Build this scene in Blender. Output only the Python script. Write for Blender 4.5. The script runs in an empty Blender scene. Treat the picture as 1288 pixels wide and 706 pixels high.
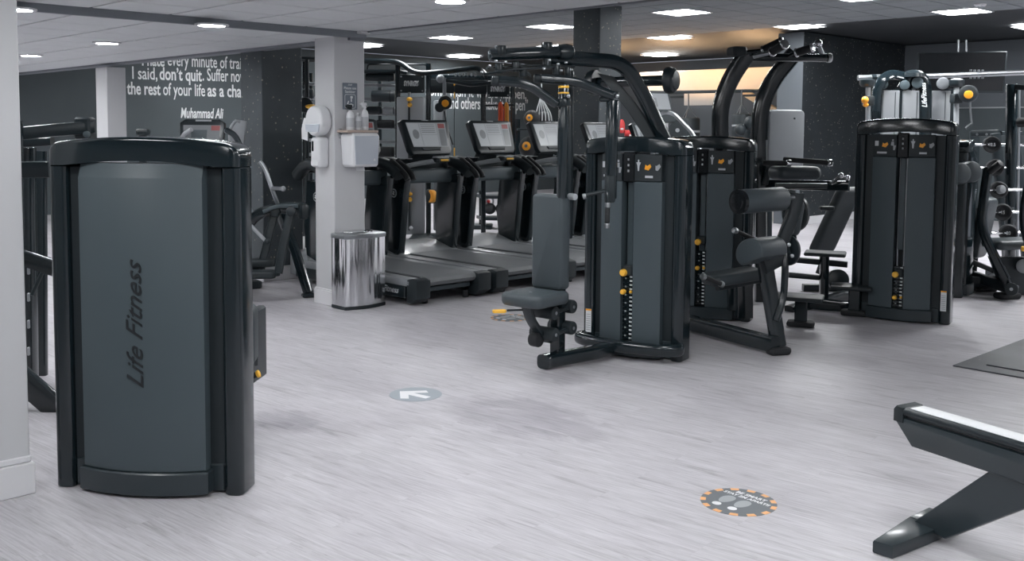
import bpy, bmesh, math, random
from mathutils import Vector, Matrix
random.seed(7)
C = bpy.context.scene.collection
SC = bpy.context.scene
PI = math.pi

# ------------------------------------------------------------------ camera
CAM_H, FOC, PITCH, ROLL, PPY = 1.6, 1257.0, 0.0735, 0.00795, 254.3
cp, sp = math.cos(PITCH), math.sin(PITCH)
FW = Vector((0, cp, -sp)); R0 = Vector((1, 0, 0)); U0 = Vector((0, sp, cp))
RT = R0 * math.cos(ROLL) + U0 * math.sin(ROLL); UP = U0 * math.cos(ROLL) - R0 * math.sin(ROLL)
cam = bpy.data.objects.new('camera', bpy.data.cameras.new('camera')); C.objects.link(cam)
cam.matrix_world = Matrix(((RT.x, UP.x, -FW.x, 0), (RT.y, UP.y, -FW.y, 0), (RT.z, UP.z, -FW.z, CAM_H), (0, 0, 0, 1)))
cam.data.sensor_width = 36.0; cam.data.lens = 36.0 * FOC / 1288.0
cam.data.shift_y = (PPY - 353.0) / 1288.0
cam.data.clip_start = 0.05; cam.data.clip_end = 200
SC.camera = cam

# ------------------------------------------------------------------ world, exposure
w = bpy.data.worlds.new('world'); SC.world = w; w.use_nodes = True
bg = w.node_tree.nodes['Background']; bg.inputs[0].default_value = (0.80, 0.86, 1.0, 1); bg.inputs[1].default_value = 0.9
SC.view_settings.view_transform = 'Standard'; SC.view_settings.look = 'None'
SC.view_settings.gamma = 1.0; SC.view_settings.exposure = 0.0
LAMP = 20.8          # radiance of the ceiling panels in the front part of the gym
LAMP_FAR = 42.0       # of those over the dark far part

def at(px, py, z=0.0):
    d = FW + RT * ((px - 644) / FOC) - UP * ((py - PPY) / FOC)
    p = d * ((z - CAM_H) / d.z); return Vector((p.x, p.y, z))
def P(px, py, Y):
    d = FW + RT * ((px - 644) / FOC) - UP * ((py - PPY) / FOC)
    p = d * (Y / d.y); return Vector((p.x, p.y, p.z + CAM_H))
E1 = Vector((math.cos(math.radians(43.5)), math.sin(math.radians(43.5)), 0))     # along the row of treadmills, away to the right
E2 = Vector((-E1.y, E1.x, 0))                                                   # away to the left
ROOM = math.radians(43.5)
Z = Vector((0, 0, 1))

# ------------------------------------------------------------------ materials
def mat(name, col, rough=0.5, metal=0.0, coat=0.0, bump=0.0, bscale=120.0, var=0.06, vscale=6.0, emit=None, spec=0.5, alpha=1.0, trans=0.0):
    m = bpy.data.materials.new(name); m.use_nodes = True
    nt = m.node_tree; N = nt.nodes; L = nt.links; b = N['Principled BSDF']
    b.inputs['Base Color'].default_value = (*col, 1); b.inputs['Roughness'].default_value = rough
    b.inputs['Metallic'].default_value = metal; b.inputs['Coat Weight'].default_value = coat; b.inputs['Coat Roughness'].default_value = 0.12
    b.inputs['Specular IOR Level'].default_value = spec
    b.inputs['Transmission Weight'].default_value = trans; b.inputs['Alpha'].default_value = alpha
    tc = N.new('ShaderNodeTexCoord')
    if var:
        n = N.new('ShaderNodeTexNoise'); n.inputs['Scale'].default_value = vscale; n.inputs['Detail'].default_value = 3
        L.new(tc.outputs['Object'], n.inputs['Vector'])
        mx = N.new('ShaderNodeMix'); mx.data_type = 'RGBA'
        mx.inputs['A'].default_value = (*[c * (1 - var) for c in col], 1); mx.inputs['B'].default_value = (*[min(1, c * (1 + var)) for c in col], 1)
        L.new(n.outputs['Fac'], mx.inputs['Factor']); L.new(mx.outputs['Result'], b.inputs['Base Color'])
    if bump:
        n2 = N.new('ShaderNodeTexNoise'); n2.inputs['Scale'].default_value = bscale; n2.inputs['Detail'].default_value = 2
        L.new(tc.outputs['Object'], n2.inputs['Vector'])
        bp = N.new('ShaderNodeBump'); bp.inputs['Strength'].default_value = bump; bp.inputs['Distance'].default_value = 0.002
        L.new(n2.outputs['Fac'], bp.inputs['Height']); L.new(bp.outputs['Normal'], b.inputs['Normal'])
    if emit:
        b.inputs['Emission Color'].default_value = (*emit[0], 1); b.inputs['Emission Strength'].default_value = emit[1]
    return m

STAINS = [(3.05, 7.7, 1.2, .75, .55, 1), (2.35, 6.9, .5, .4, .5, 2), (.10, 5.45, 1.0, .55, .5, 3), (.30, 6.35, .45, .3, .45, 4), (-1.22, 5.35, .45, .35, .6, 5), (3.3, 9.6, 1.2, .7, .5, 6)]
def wood_floor():
    m = bpy.data.materials.new('grey_oak_vinyl'); m.use_nodes = True
    nt = m.node_tree; N = nt.nodes; L = nt.links; b = N['Principled BSDF']
    tc = N.new('ShaderNodeTexCoord')
    mp = N.new('ShaderNodeMapping'); mp.inputs['Rotation'].default_value = (0, 0, math.radians(40)); L.new(tc.outputs['Object'], mp.inputs['Vector'])
    br = N.new('ShaderNodeTexBrick'); L.new(mp.outputs['Vector'], br.inputs['Vector'])
    br.inputs['Scale'].default_value = 1.0; br.inputs['Brick Width'].default_value = 1.22; br.inputs['Row Height'].default_value = 0.18
    br.inputs['Mortar Size'].default_value = 0.0012; br.inputs['Mortar Smooth'].default_value = 0.0
    br.inputs['Color1'].default_value = (0.0, 0, 0, 1); br.inputs['Color2'].default_value = (1, 1, 1, 1); br.inputs['Mortar'].default_value = (0.2, 0.2, 0.2, 1)
    off = N.new('ShaderNodeVectorMath'); off.operation = 'MULTIPLY_ADD'          # each plank gets its own cut of the grain
    L.new(br.outputs['Color'], off.inputs[0]); off.inputs[1].default_value = (7.3, 3.1, 0); L.new(mp.outputs['Vector'], off.inputs[2])
    def noise(scale, det, ro, dist, src, typ='FBM'):
        n = N.new('ShaderNodeTexNoise'); n.inputs['Scale'].default_value = 1.0; n.inputs['Detail'].default_value = det; n.inputs['Roughness'].default_value = ro; n.inputs['Distortion'].default_value = dist
        s = N.new('ShaderNodeMapping'); s.inputs['Scale'].default_value = scale; L.new(src, s.inputs['Vector']); L.new(s.outputs['Vector'], n.inputs['Vector']); return n
    fine = noise((4.5, 110.0, 1), 5, 0.65, 0.3, off.outputs[0])
    wide = noise((1.6, 14.0, 1), 5, 0.62, 1.6, off.outputs[0])
    patch = noise((0.75, 1.0, 1), 4, 0.55, 0.4, mp.outputs['Vector'])
    cr = N.new('ShaderNodeValToRGB'); L.new(wide.outputs['Fac'], cr.inputs['Fac'])
    e = cr.color_ramp.elements; e[0].position = 0.28; e[0].color = (0.40, 0.388, 0.41, 1); e[1].position = 0.66; e[1].color = (0.60, 0.585, 0.615, 1)
    x = cr.color_ramp.elements.new(0.43); x.color = (0.535, 0.52, 0.547, 1)
    cf = N.new('ShaderNodeValToRGB'); L.new(fine.outputs['Fac'], cf.inputs['Fac'])
    e = cf.color_ramp.elements; e[0].position = 0.30; e[0].color = (0.66, 0.65, 0.67, 1); e[1].position = 0.58; e[1].color = (1, 1, 1, 1)
    m1 = N.new('ShaderNodeMix'); m1.data_type = 'RGBA'; m1.blend_type = 'MULTIPLY'; m1.inputs['Factor'].default_value = 0.75
    L.new(cr.outputs['Color'], m1.inputs['A']); L.new(cf.outputs['Color'], m1.inputs['B'])
    cpn = N.new('ShaderNodeValToRGB'); L.new(patch.outputs['Fac'], cpn.inputs['Fac'])
    e = cpn.color_ramp.elements; e[0].position = 0.36; e[0].color = (0.74, 0.73, 0.75, 1); e[1].position = 0.50; e[1].color = (1, 1, 1, 1)
    m2 = N.new('ShaderNodeMix'); m2.data_type = 'RGBA'; m2.blend_type = 'MULTIPLY'; m2.inputs['Factor'].default_value = 0.55
    L.new(m1.outputs['Result'], m2.inputs['A']); L.new(cpn.outputs['Color'], m2.inputs['B'])
    m3 = N.new('ShaderNodeMix'); m3.data_type = 'RGBA'; m3.inputs['B'].default_value = (0.36, 0.35, 0.37, 1)
    sc = N.new('ShaderNodeMath'); sc.operation = 'MULTIPLY'; sc.inputs[1].default_value = 0.25; L.new(br.outputs['Fac'], sc.inputs[0])
    L.new(sc.outputs[0], m3.inputs['Factor']); L.new(m2.outputs['Result'], m3.inputs['A'])
    # short dark flecks of open grain
    fl = noise((9.0, 120.0, 1), 3, 0.6, 0.8, off.outputs[0]); rare = noise((2.2, 9.0, 1), 3, 0.6, 0.5, off.outputs[0])
    f1 = N.new('ShaderNodeMapRange'); f1.inputs['From Min'].default_value = .60; f1.inputs['From Max'].default_value = .68; L.new(fl.outputs['Fac'], f1.inputs['Value'])
    f2 = N.new('ShaderNodeMapRange'); f2.inputs['From Min'].default_value = .50; f2.inputs['From Max'].default_value = .64; L.new(rare.outputs['Fac'], f2.inputs['Value'])
    fm = N.new('ShaderNodeMath'); fm.operation = 'MULTIPLY'; L.new(f1.outputs[0], fm.inputs[0]); L.new(f2.outputs[0], fm.inputs[1])
    fs = N.new('ShaderNodeMath'); fs.operation = 'MULTIPLY'; fs.inputs[1].default_value = .55; L.new(fm.outputs[0], fs.inputs[0])
    m4 = N.new('ShaderNodeMix'); m4.data_type = 'RGBA'; m4.inputs['B'].default_value = (.22, .215, .235, 1); L.new(fs.outputs[0], m4.inputs['Factor']); L.new(m3.outputs['Result'], m4.inputs['A'])
    prev = m4
    # worn damp-looking stains where the vinyl has been scuffed
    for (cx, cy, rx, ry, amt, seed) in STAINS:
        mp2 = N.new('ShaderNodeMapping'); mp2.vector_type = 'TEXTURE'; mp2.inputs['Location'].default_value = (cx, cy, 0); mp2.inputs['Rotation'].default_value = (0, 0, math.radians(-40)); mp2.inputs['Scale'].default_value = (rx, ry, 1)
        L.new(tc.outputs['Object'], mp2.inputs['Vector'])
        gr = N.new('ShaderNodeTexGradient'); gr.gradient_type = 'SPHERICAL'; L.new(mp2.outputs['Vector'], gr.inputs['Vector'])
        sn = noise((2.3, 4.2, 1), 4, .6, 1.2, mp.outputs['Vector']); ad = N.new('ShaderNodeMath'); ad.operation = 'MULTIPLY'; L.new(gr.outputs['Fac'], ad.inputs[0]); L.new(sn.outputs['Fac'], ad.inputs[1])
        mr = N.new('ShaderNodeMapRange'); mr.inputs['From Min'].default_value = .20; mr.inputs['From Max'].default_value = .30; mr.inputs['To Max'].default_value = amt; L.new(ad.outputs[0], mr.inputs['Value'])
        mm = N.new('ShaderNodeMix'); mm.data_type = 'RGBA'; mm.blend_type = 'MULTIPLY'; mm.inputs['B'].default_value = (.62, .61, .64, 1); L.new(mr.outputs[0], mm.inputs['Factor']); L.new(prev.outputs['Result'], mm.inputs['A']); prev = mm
    L.new(prev.outputs['Result'], b.inputs['Base Color'])
    b.inputs['Roughness'].default_value = 0.47; b.inputs['Specular IOR Level'].default_value = 0.4
    bp = N.new('ShaderNodeBump'); bp.inputs['Strength'].default_value = 0.12; bp.inputs['Distance'].default_value = 0.002
    L.new(fine.outputs['Fac'], bp.inputs['Height']); L.new(bp.outputs['Normal'], b.inputs['Normal'])
    return m

def speckle(name, base, amount=0.55):
    m = bpy.data.materials.new(name); m.use_nodes = True
    nt = m.node_tree; N = nt.nodes; L = nt.links; b = N['Principled BSDF']
    tc = N.new('ShaderNodeTexCoord')
    n = N.new('ShaderNodeTexNoise'); n.inputs['Scale'].default_value = 2.2; n.inputs['Detail'].default_value = 6; L.new(tc.outputs['Object'], n.inputs['Vector'])
    c = N.new('ShaderNodeValToRGB'); L.new(n.outputs['Fac'], c.inputs['Fac'])
    e = c.color_ramp.elements; e[0].position = .3; e[0].color = (*[k * .8 for k in base], 1); e[1].position = .7; e[1].color = (*[k * 1.25 for k in base], 1)
    v = N.new('ShaderNodeTexVoronoi'); v.inputs['Scale'].default_value = 19; L.new(tc.outputs['Object'], v.inputs['Vector'])
    n2 = N.new('ShaderNodeTexNoise'); n2.inputs['Scale'].default_value = 9; n2.inputs['Detail'].default_value = 2; L.new(tc.outputs['Object'], n2.inputs['Vector'])
    r1 = N.new('ShaderNodeMapRange'); r1.inputs['From Min'].default_value = 0.22; r1.inputs['From Max'].default_value = 0.12; L.new(v.outputs['Distance'], r1.inputs['Value'])
    r2 = N.new('ShaderNodeMapRange'); r2.inputs['From Min'].default_value = amount - .06; r2.inputs['From Max'].default_value = amount + .02; L.new(n2.outputs['Fac'], r2.inputs['Value'])
    mu = N.new('ShaderNodeMath'); mu.operation = 'MULTIPLY'; L.new(r1.outputs[0], mu.inputs[0]); L.new(r2.outputs[0], mu.inputs[1])
    mx = N.new('ShaderNodeMix'); mx.data_type = 'RGBA'; L.new(mu.outputs[0], mx.inputs['Factor']); L.new(c.outputs['Color'], mx.inputs['A']); mx.inputs['B'].default_value = (.34, .32, .27, 1)
    L.new(mx.outputs['Result'], b.inputs['Base Color']); b.inputs['Roughness'].default_value = .55
    return m

def streaked_steel():
    m = mat('brushed_steel', (.74, .75, .77), .14, metal=1, var=.04)
    nt = m.node_tree; N = nt.nodes; L = nt.links; b = N['Principled BSDF']
    tc = N.new('ShaderNodeTexCoord'); mp = N.new('ShaderNodeMapping'); mp.inputs['Scale'].default_value = (15, 15, .7); L.new(tc.outputs['Object'], mp.inputs['Vector'])
    n = N.new('ShaderNodeTexNoise'); n.inputs['Scale'].default_value = 1; n.inputs['Detail'].default_value = 1; L.new(mp.outputs['Vector'], n.inputs['Vector'])
    bp = N.new('ShaderNodeBump'); bp.inputs['Strength'].default_value = 1; bp.inputs['Distance'].default_value = .02
    L.new(n.outputs['Fac'], bp.inputs['Height']); L.new(bp.outputs['Normal'], b.inputs['Normal']); return m

M = dict(
    floor=wood_floor(),
    rubber_floor=speckle('speckled_rubber_floor', (.085, .09, .10), .70),
    white_wall=mat('white_paint', (.57, .575, .59), .55, bump=.05, bscale=60, var=.02),
    trim=mat('white_gloss_trim', (.72, .72, .74), .35, var=.02),
    tile=mat('white_ceiling_tile', (.66, .68, .695), .8, bump=.25, bscale=300, var=.05, vscale=14),
    grid=mat('ceiling_grid', (.10, .105, .11), .6, var=.02),  # near black, standing for the shadow lines between the white tiles
    tile_dark=mat('grey_ceiling_tile', (.23, .25, .265), .8, bump=.25, bscale=300, var=.08, vscale=5),
    grid_dark=mat('grey_ceiling_grid', (.03, .034, .038), .6, var=.02),
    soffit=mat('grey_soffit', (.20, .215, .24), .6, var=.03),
    dark_wall=mat('charcoal_paint', (.072, .088, .096), .75, bump=.1, bscale=20, var=.16, vscale=1.2),
    grey_wall=mat('slate_grey_paint', (.115, .13, .145), .7, var=.08, vscale=1.0),
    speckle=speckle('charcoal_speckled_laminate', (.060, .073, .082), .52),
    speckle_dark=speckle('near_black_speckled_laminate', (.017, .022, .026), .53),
    black=mat('gloss_black_steel', (.0085, .0155, .0195), .15, coat=.3, var=.15),
    black_satin=mat('satin_black_steel', (.011, .018, .022), .32, var=.15),
    black_matt=mat('matt_black_plastic', (.013, .020, .024), .55, bump=.1, var=.12),
    shroud=mat('slate_grey_shroud', (.057, .077, .088), .46, coat=0, var=.04),
    shroud_dark=mat('dark_slate_shroud', (.022, .033, .039), .32, coat=.25, var=.05),
    logo_dark=mat('dark_script_print', (.012, .015, .018), .5, var=0),
    vinyl=mat('charcoal_vinyl', (.034, .045, .052), .42, bump=.35, bscale=420, var=.08),
    vinyl_light=mat('slate_vinyl', (.050, .064, .073), .46, bump=.3, bscale=420, var=.08),
    rubber=mat('black_rubber', (.017, .019, .022), .7, bump=.3, bscale=250, var=.1),
    grip=mat('black_foam_grip', (.014, .016, .018), .6, bump=.3, bscale=200, var=.1),
    chrome=mat('chrome', (.75, .76, .78), .16, metal=1, var=.02),
    steel=mat('silver_steel', (.42, .44, .46), .32, metal=1, var=.04),
    brushed=streaked_steel(),
    silver=mat('silver_grey_panel', (.34, .36, .38), .45, var=.04),
    silver_dim=mat('dim_grey_panel', (.165, .177, .19), .45, var=.04),
    silver_light=mat('light_silver_panel', (.52, .54, .565), .45, var=.04),
    white=mat('white_plastic', (.74, .75, .77), .35, var=.02),
    frost=mat('frosted_blue_grey_plastic', (.52, .56, .62), .3, var=.03),
    orange=mat('orange_plastic', (.95, .40, .03), .4, var=.04),
    yellow=mat('amber_plastic', (.95, .52, .06), .4, var=.04),
    red=mat('red_plastic', (.62, .05, .05), .45, var=.05),
    red_band=mat('red_rubber_band', (.80, .10, .03), .5, var=.05),
    orange_band=mat('orange_rubber_band', (.90, .36, .05), .5, var=.05),
    screen=mat('lit_grey_screen', (.10, .11, .12), .3, var=.02, emit=((.62, .66, .70), .20)),
    screen_tile=mat('lit_screen_tile', (.12, .13, .14), .3, var=.02, emit=((.70, .75, .80), .22)),
    screen_dark=mat('dark_screen_print', (.10, .11, .12), .3, var=.02, emit=((.62, .66, .70), .08)),
    screen_red=mat('lit_red_key', (.22, .05, .05), .4, var=.02, emit=((.6, .16, .16), .06)),
    tv=mat('dark_glass_screen', (.010, .012, .014), .18, var=0),
    letter=mat('white_letter_vinyl', (.72, .74, .75), .6, var=.02),
    letter_grey=mat('grey_letter_vinyl', (.30, .31, .32), .6, var=.02),
    belt=mat('grey_running_belt', (.165, .175, .185), .55, bump=.4, bscale=500, var=.05),
    hood=mat('grey_motor_hood', (.26, .275, .29), .35, coat=.2, var=.04),
    sign=mat('slate_sign', (.16, .19, .23), .5, var=.03),
    timber=mat('pale_timber_shelf', (.50, .40, .34), .5, var=.15, vscale=20),
    peach=mat('warm_white_panel', (.82, .76, .69), .55, var=.04),
    peach_wood=mat('pale_maple_panel', (.78, .58, .36), .5, var=.1),
    decal_grey=mat('slate_floor_decal', (.15, .165, .18), .5, var=.05),
    decal_blue=mat('pale_slate_floor_decal', (.33, .37, .41), .5, var=.05),
    decal_print=mat('white_decal_print', (.82, .82, .84), .5, var=.02),
    decal_foot=mat('grey_decal_print', (.38, .40, .42), .5, var=.04),
    decal_orange=mat('faded_orange_decal_print', (.85, .45, .20), .5, var=.06),
    lamp=mat('lit_panel', (.9, .9, .9), .5, var=0, emit=((.97, .985, 1.0), LAMP)),
    lamp_spot=mat('lit_downlight', (.9, .9, .9), .5, var=0, emit=((.97, .985, 1.0), 125.0)),
    lamp_far=mat('lit_far_panel', (.9, .9, .9), .5, var=0, emit=((.97, .985, 1.0), LAMP_FAR)),
)

# ------------------------------------------------------------------ mesh builder
def rrect(w, h, r, n=4):
    r = min(r, w / 2 - 1e-4, h / 2 - 1e-4)
    if r <= 0: return [(-w/2, -h/2), (w/2, -h/2), (w/2, h/2), (-w/2, h/2)]
    pts = []
    for cx, cy, a0 in ((w/2 - r, -h/2 + r, -90), (w/2 - r, h/2 - r, 0), (-w/2 + r, h/2 - r, 90), (-w/2 + r, -h/2 + r, 180)):
        for k in range(n + 1):
            a = math.radians(a0 + 90 * k / n); pts.append((cx + r * math.cos(a), cy + r * math.sin(a)))
    return pts
def circ(r, n=12, ry=None): return [(r * math.cos(2 * PI * k / n), (ry or r) * math.sin(2 * PI * k / n)) for k in range(n)]
def inset(poly, d):
    n = len(poly); out = []
    for i in range(n):
        p0 = Vector(poly[i - 1]); p1 = Vector(poly[i]); p2 = Vector(poly[(i + 1) % n])
        a = (p1 - p0); b = (p2 - p1)
        if a.length < 1e-7 or b.length < 1e-7: out.append(tuple(p1)); continue
        a.normalize(); b.normalize()
        na = Vector((-a.y, a.x)); nb = Vector((-b.y, b.x)); s = na + nb; k = s.length_squared
        s = s * (2 / k) if k > .2 else na
        out.append(tuple(p1 + s * d))
    return out
def fillet(pts, rad, n=5):
    pts = [Vector(p) for p in pts]
    if rad <= 0 or len(pts) < 3: return pts
    out = [pts[0]]
    for i in range(1, len(pts) - 1):
        a = pts[i - 1] - pts[i]; b = pts[i + 1] - pts[i]; d = min(rad, a.length * .49, b.length * .49)
        p = pts[i] + a.normalized() * d; q = pts[i] + b.normalized() * d
        for k in range(n + 1):
            t = k / n; out.append(p * (1 - t) ** 2 + pts[i] * 2 * t * (1 - t) + q * t * t)
    out.append(pts[-1]); return out

class MB:
    def __init__(s): s.v = []; s.f = []
    def add(s, vs, fs):
        o = len(s.v); s.v += [Vector(v) for v in vs]; s.f += [tuple(i + o for i in f) for f in fs]; return s
    def loops(s, Ls, cap=True, closed=False):
        n = len(Ls[0]); vs = [p for l in Ls for p in l]; fs = []
        m = len(Ls)
        for i in range(m if closed else m - 1):
            a = i * n; b = ((i + 1) % m) * n
            for j in range(n):
                k = (j + 1) % n; fs.append((a + j, a + k, b + k, b + j))
        if cap and not closed: fs.append(tuple(range(n - 1, -1, -1))); fs.append(tuple((m - 1) * n + j for j in range(n)))
        return s.add(vs, fs)
    def prism(s, poly, O, ux, uy, t, bev=0.0, seg=1, t0=0.0):
        """polygon (counter-clockwise in ux, uy) raised along ux x uy from t0 to t0+t with rounded rims"""
        O = Vector(O); ux = Vector(ux).normalized(); uy = Vector(uy).normalized(); un = ux.cross(uy)
        A = sum(poly[i][0] * poly[(i + 1) % len(poly)][1] - poly[(i + 1) % len(poly)][0] * poly[i][1] for i in range(len(poly)))
        if A < 0: poly = poly[::-1]
        bev = min(bev, t * .499)
        lv = []
        if bev > 0:
            for k in range(seg + 1):
                a = PI / 2 * k / seg; lv.append((t0 + bev * (1 - math.sin(a)) , bev * (1 - math.cos(a))) if False else (t0 + bev - bev * math.cos(a), bev - bev * math.sin(a)))
            for k in range(seg + 1):
                a = PI / 2 * k / seg; lv.append((t0 + t - bev + bev * math.sin(a), bev - bev * math.cos(a)))
        else: lv = [(t0, 0), (t0 + t, 0)]
        Ls = []
        for z, i in lv:
            q = inset(poly, i) if i > 1e-6 else poly
            Ls.append([O + ux * p[0] + uy * p[1] + un * z for p in q])
        return s.loops(Ls)
    def box(s, c, size, rz=0.0, bev=0.0, seg=1, r=0.0):
        """axis box turned about z; r rounds the upright edges"""
        c = Vector(c); ux = Vector((math.cos(rz), math.sin(rz), 0)); uy = Vector((-math.sin(rz), math.cos(rz), 0))
        poly = rrect(size[0], size[1], r if r else min(bev, .3 * min(size[0], size[1])), 4 if r else 1)
        return s.prism(poly, c - Z * size[2] / 2, ux, uy, size[2], bev, seg)
    def sweep(s, path, sec, up=(0, 0, 1), cap=True):
        path = [Vector(p) for p in path]; q = [path[0]]
        for p in path[1:]:
            if (p - q[-1]).length > 1e-5: q.append(p)
        path = q; n = len(path); u = Vector(up); Ls = []
        for i, p in enumerate(path):
            t = (path[min(i + 1, n - 1)] - path[max(i - 1, 0)]).normalized()
            if abs(t.dot(u)) > .97 * u.length: u = Vector((1, 0, 0)) if abs(t.x) < .8 else Vector((0, 1, 0))
            u = (u - t * u.dot(t)).normalized(); r = t.cross(u)
            k = 1.0
            if 0 < i < n - 1:
                c = (path[i] - path[i - 1]).normalized().dot((path[i + 1] - path[i]).normalized()); k = 1.0
            Ls.append([p + r * a * k + u * b for a, b in sec])
        return s.loops(Ls, cap)
    def tube(s, pts, r, n=10, fil=0.0): return s.sweep(fillet(pts, fil), circ(r, n))
    def bar(s, pts, w, h, fil=0.0, rad=0.012, up=(0, 0, 1)): return s.sweep(fillet(pts, fil), rrect(w, h, rad, 2), up)
    def lathe(s, prof, O, ax, n=20):
        """profile of (radius, along) about the axis ax through O"""
        O = Vector(O); ax = Vector(ax).normalized(); a = ax.orthogonal().normalized(); b = ax.cross(a)
        Ls = [[O + ax * h + (a * math.cos(2 * PI * k / n) + b * math.sin(2 * PI * k / n)) * max(r, 1e-4) for k in range(n)] for r, h in prof]
        return s.loops(Ls)
    def cyl(s, p0, p1, r, n=16, bev=0.0):
        p0 = Vector(p0); p1 = Vector(p1); L = (p1 - p0).length; b = min(bev, L * .45, r * .8)
        pr = [(r, 0), (r, L)] if b <= 0 else [(r - b, 0), (r - .3 * b, .3 * b), (r, b), (r, L - b), (r - .3 * b, L - .3 * b), (r - b, L)]
        return s.lathe(pr, p0, p1 - p0, n)
    def ball(s, c, r, n=16, sc=(1, 1, 1)):
        Ls = []
        for i in range(n // 2 + 1):
            a = PI * i / (n // 2); rr = max(math.sin(a), 1e-3)
            Ls.append([Vector(c) + Vector((rr * math.cos(2 * PI * k / n) * r * sc[0], rr * math.sin(2 * PI * k / n) * r * sc[1], -math.cos(a) * r * sc[2])) for k in range(n)])
        return s.loops(Ls)
    def mesh(s, name, m, inv=None, ang=32):
        me = bpy.data.meshes.new(name)
        vs = [inv @ v for v in s.v] if inv else s.v
        me.from_pydata([tuple(v) for v in vs], [], s.f)
        bm = bmesh.new(); bm.from_mesh(me); bmesh.ops.recalc_face_normals(bm, faces=bm.faces); bm.to_mesh(me); bm.free()
        me.polygons.foreach_set('use_smooth', [True] * len(me.polygons)); me.set_sharp_from_angle(angle=math.radians(ang))
        me.materials.append(m); return me

INV = {}
def root_of(o):
    while o.parent: o = o.parent
    return o
def part(name, mb, m, parent, world=True, label=None, kind=None):
    """one mesh object under its thing; world=True: the shape was given in room coordinates"""
    inv = INV.get(root_of(parent).name) if world else None
    o = bpy.data.objects.new(name, mb.mesh(name, M[m] if isinstance(m, str) else m, inv)); C.objects.link(o); o.parent = parent
    if label: o['label'] = label
    if kind: o['kind'] = kind
    return o
def tag(o, label, cat, group=None, kind=None):
    if label: o['label'] = label
    if cat: o['category'] = cat
    if group: o['group'] = group
    if kind: o['kind'] = kind
    return o
def thing(name, label, cat, loc, rz=0.0, group=None):
    o = bpy.data.objects.new(name, None); C.objects.link(o); o.location = loc; o.rotation_euler = (0, 0, rz); o.empty_display_size = .1
    INV[o.name] = (Matrix.Translation(Vector(loc)) @ Matrix.Rotation(rz, 4, 'Z')).inverted()
    return tag(o, label, cat, group)
def solo(name, mb, m, label, cat, loc, rz=0.0, group=None):
    """a thing that is one mesh; shape in room coordinates"""
    inv = (Matrix.Translation(Vector(loc)) @ Matrix.Rotation(rz, 4, 'Z')).inverted()
    o = bpy.data.objects.new(name, mb.mesh(name, M[m], inv)); C.objects.link(o); o.location = loc; o.rotation_euler = (0, 0, rz)
    INV[o.name] = inv
    return tag(o, label, cat, group)
def struct(name, mb, m, parent=None):
    o = bpy.data.objects.new(name, mb.mesh(name, M[m])); C.objects.link(o); INV[o.name] = None
    if parent: o.parent = parent
    else: o['kind'] = 'structure'
    return o
def copy_tree(o, parent=None):
    c = o.copy(); C.objects.link(c)
    if parent: c.parent = parent; c.matrix_parent_inverse = o.matrix_parent_inverse
    for ch in list(o.children): copy_tree(ch, c)
    return c
def place(o, loc, rz): o.location = loc; o.rotation_euler = (0, 0, rz); return o

def text(name, body, size, O, ux, uy, m, parent, sx=1.0, bold=0.0, shear=0.0, align='LEFT', world=True, thick=.0015, label=None):
    """raised lettering, O is the start of the base line, ux reads along the line and uy is up; returns (object, width)"""
    cu = bpy.data.curves.new(name, 'FONT'); cu.body = body; cu.size = size; cu.offset = bold; cu.shear = shear; cu.align_x = align; cu.resolution_u = 3; cu.extrude = thick
    tmp = bpy.data.objects.new('tmp', cu)
    C.objects.link(tmp); dg = bpy.context.evaluated_depsgraph_get(); me = bpy.data.meshes.new_from_object(tmp.evaluated_get(dg)); bpy.data.objects.remove(tmp); bpy.data.curves.remove(cu)
    ux = Vector(ux).normalized(); uy = Vector(uy).normalized(); un = ux.cross(uy); O = Vector(O)
    inv = INV.get(root_of(parent).name) if world and parent else None
    wid = max((v.co.x for v in me.vertices), default=0) * sx
    for v in me.vertices:
        p = O + ux * v.co.x * sx + uy * v.co.y + un * v.co.z
        v.co = inv @ p if inv else p
    me.name = name; me.materials.clear(); me.materials.append(M[m])
    o = bpy.data.objects.new(name, me); C.objects.link(o); o.parent = parent
    if label: o['label'] = label
    return o, wid

# ================================================================== SETTING
K = Vector((-1.34, 9.0, 0))              # the pillar where the three ceilings meet
def k(a, b, z=0.0): return K + E1 * a + E2 * b + Z * z
def kbox(mb, a0, a1, b0, b1, z0, z1, bev=0.0):
    return mb.box(k((a0 + a1) / 2, (b0 + b1) / 2, (z0 + z1) / 2), (abs(a1 - a0), abs(b1 - b0), z1 - z0), ROOM, bev)
ZW, ZS, ZD = 2.45, 2.39, 3.25
A_FAR, B_BACK = 14.3, 11.1
struct('floor', kbox(MB(), -14, A_FAR + .2, -13, B_BACK + .2, -.05, 0), 'floor')

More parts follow.
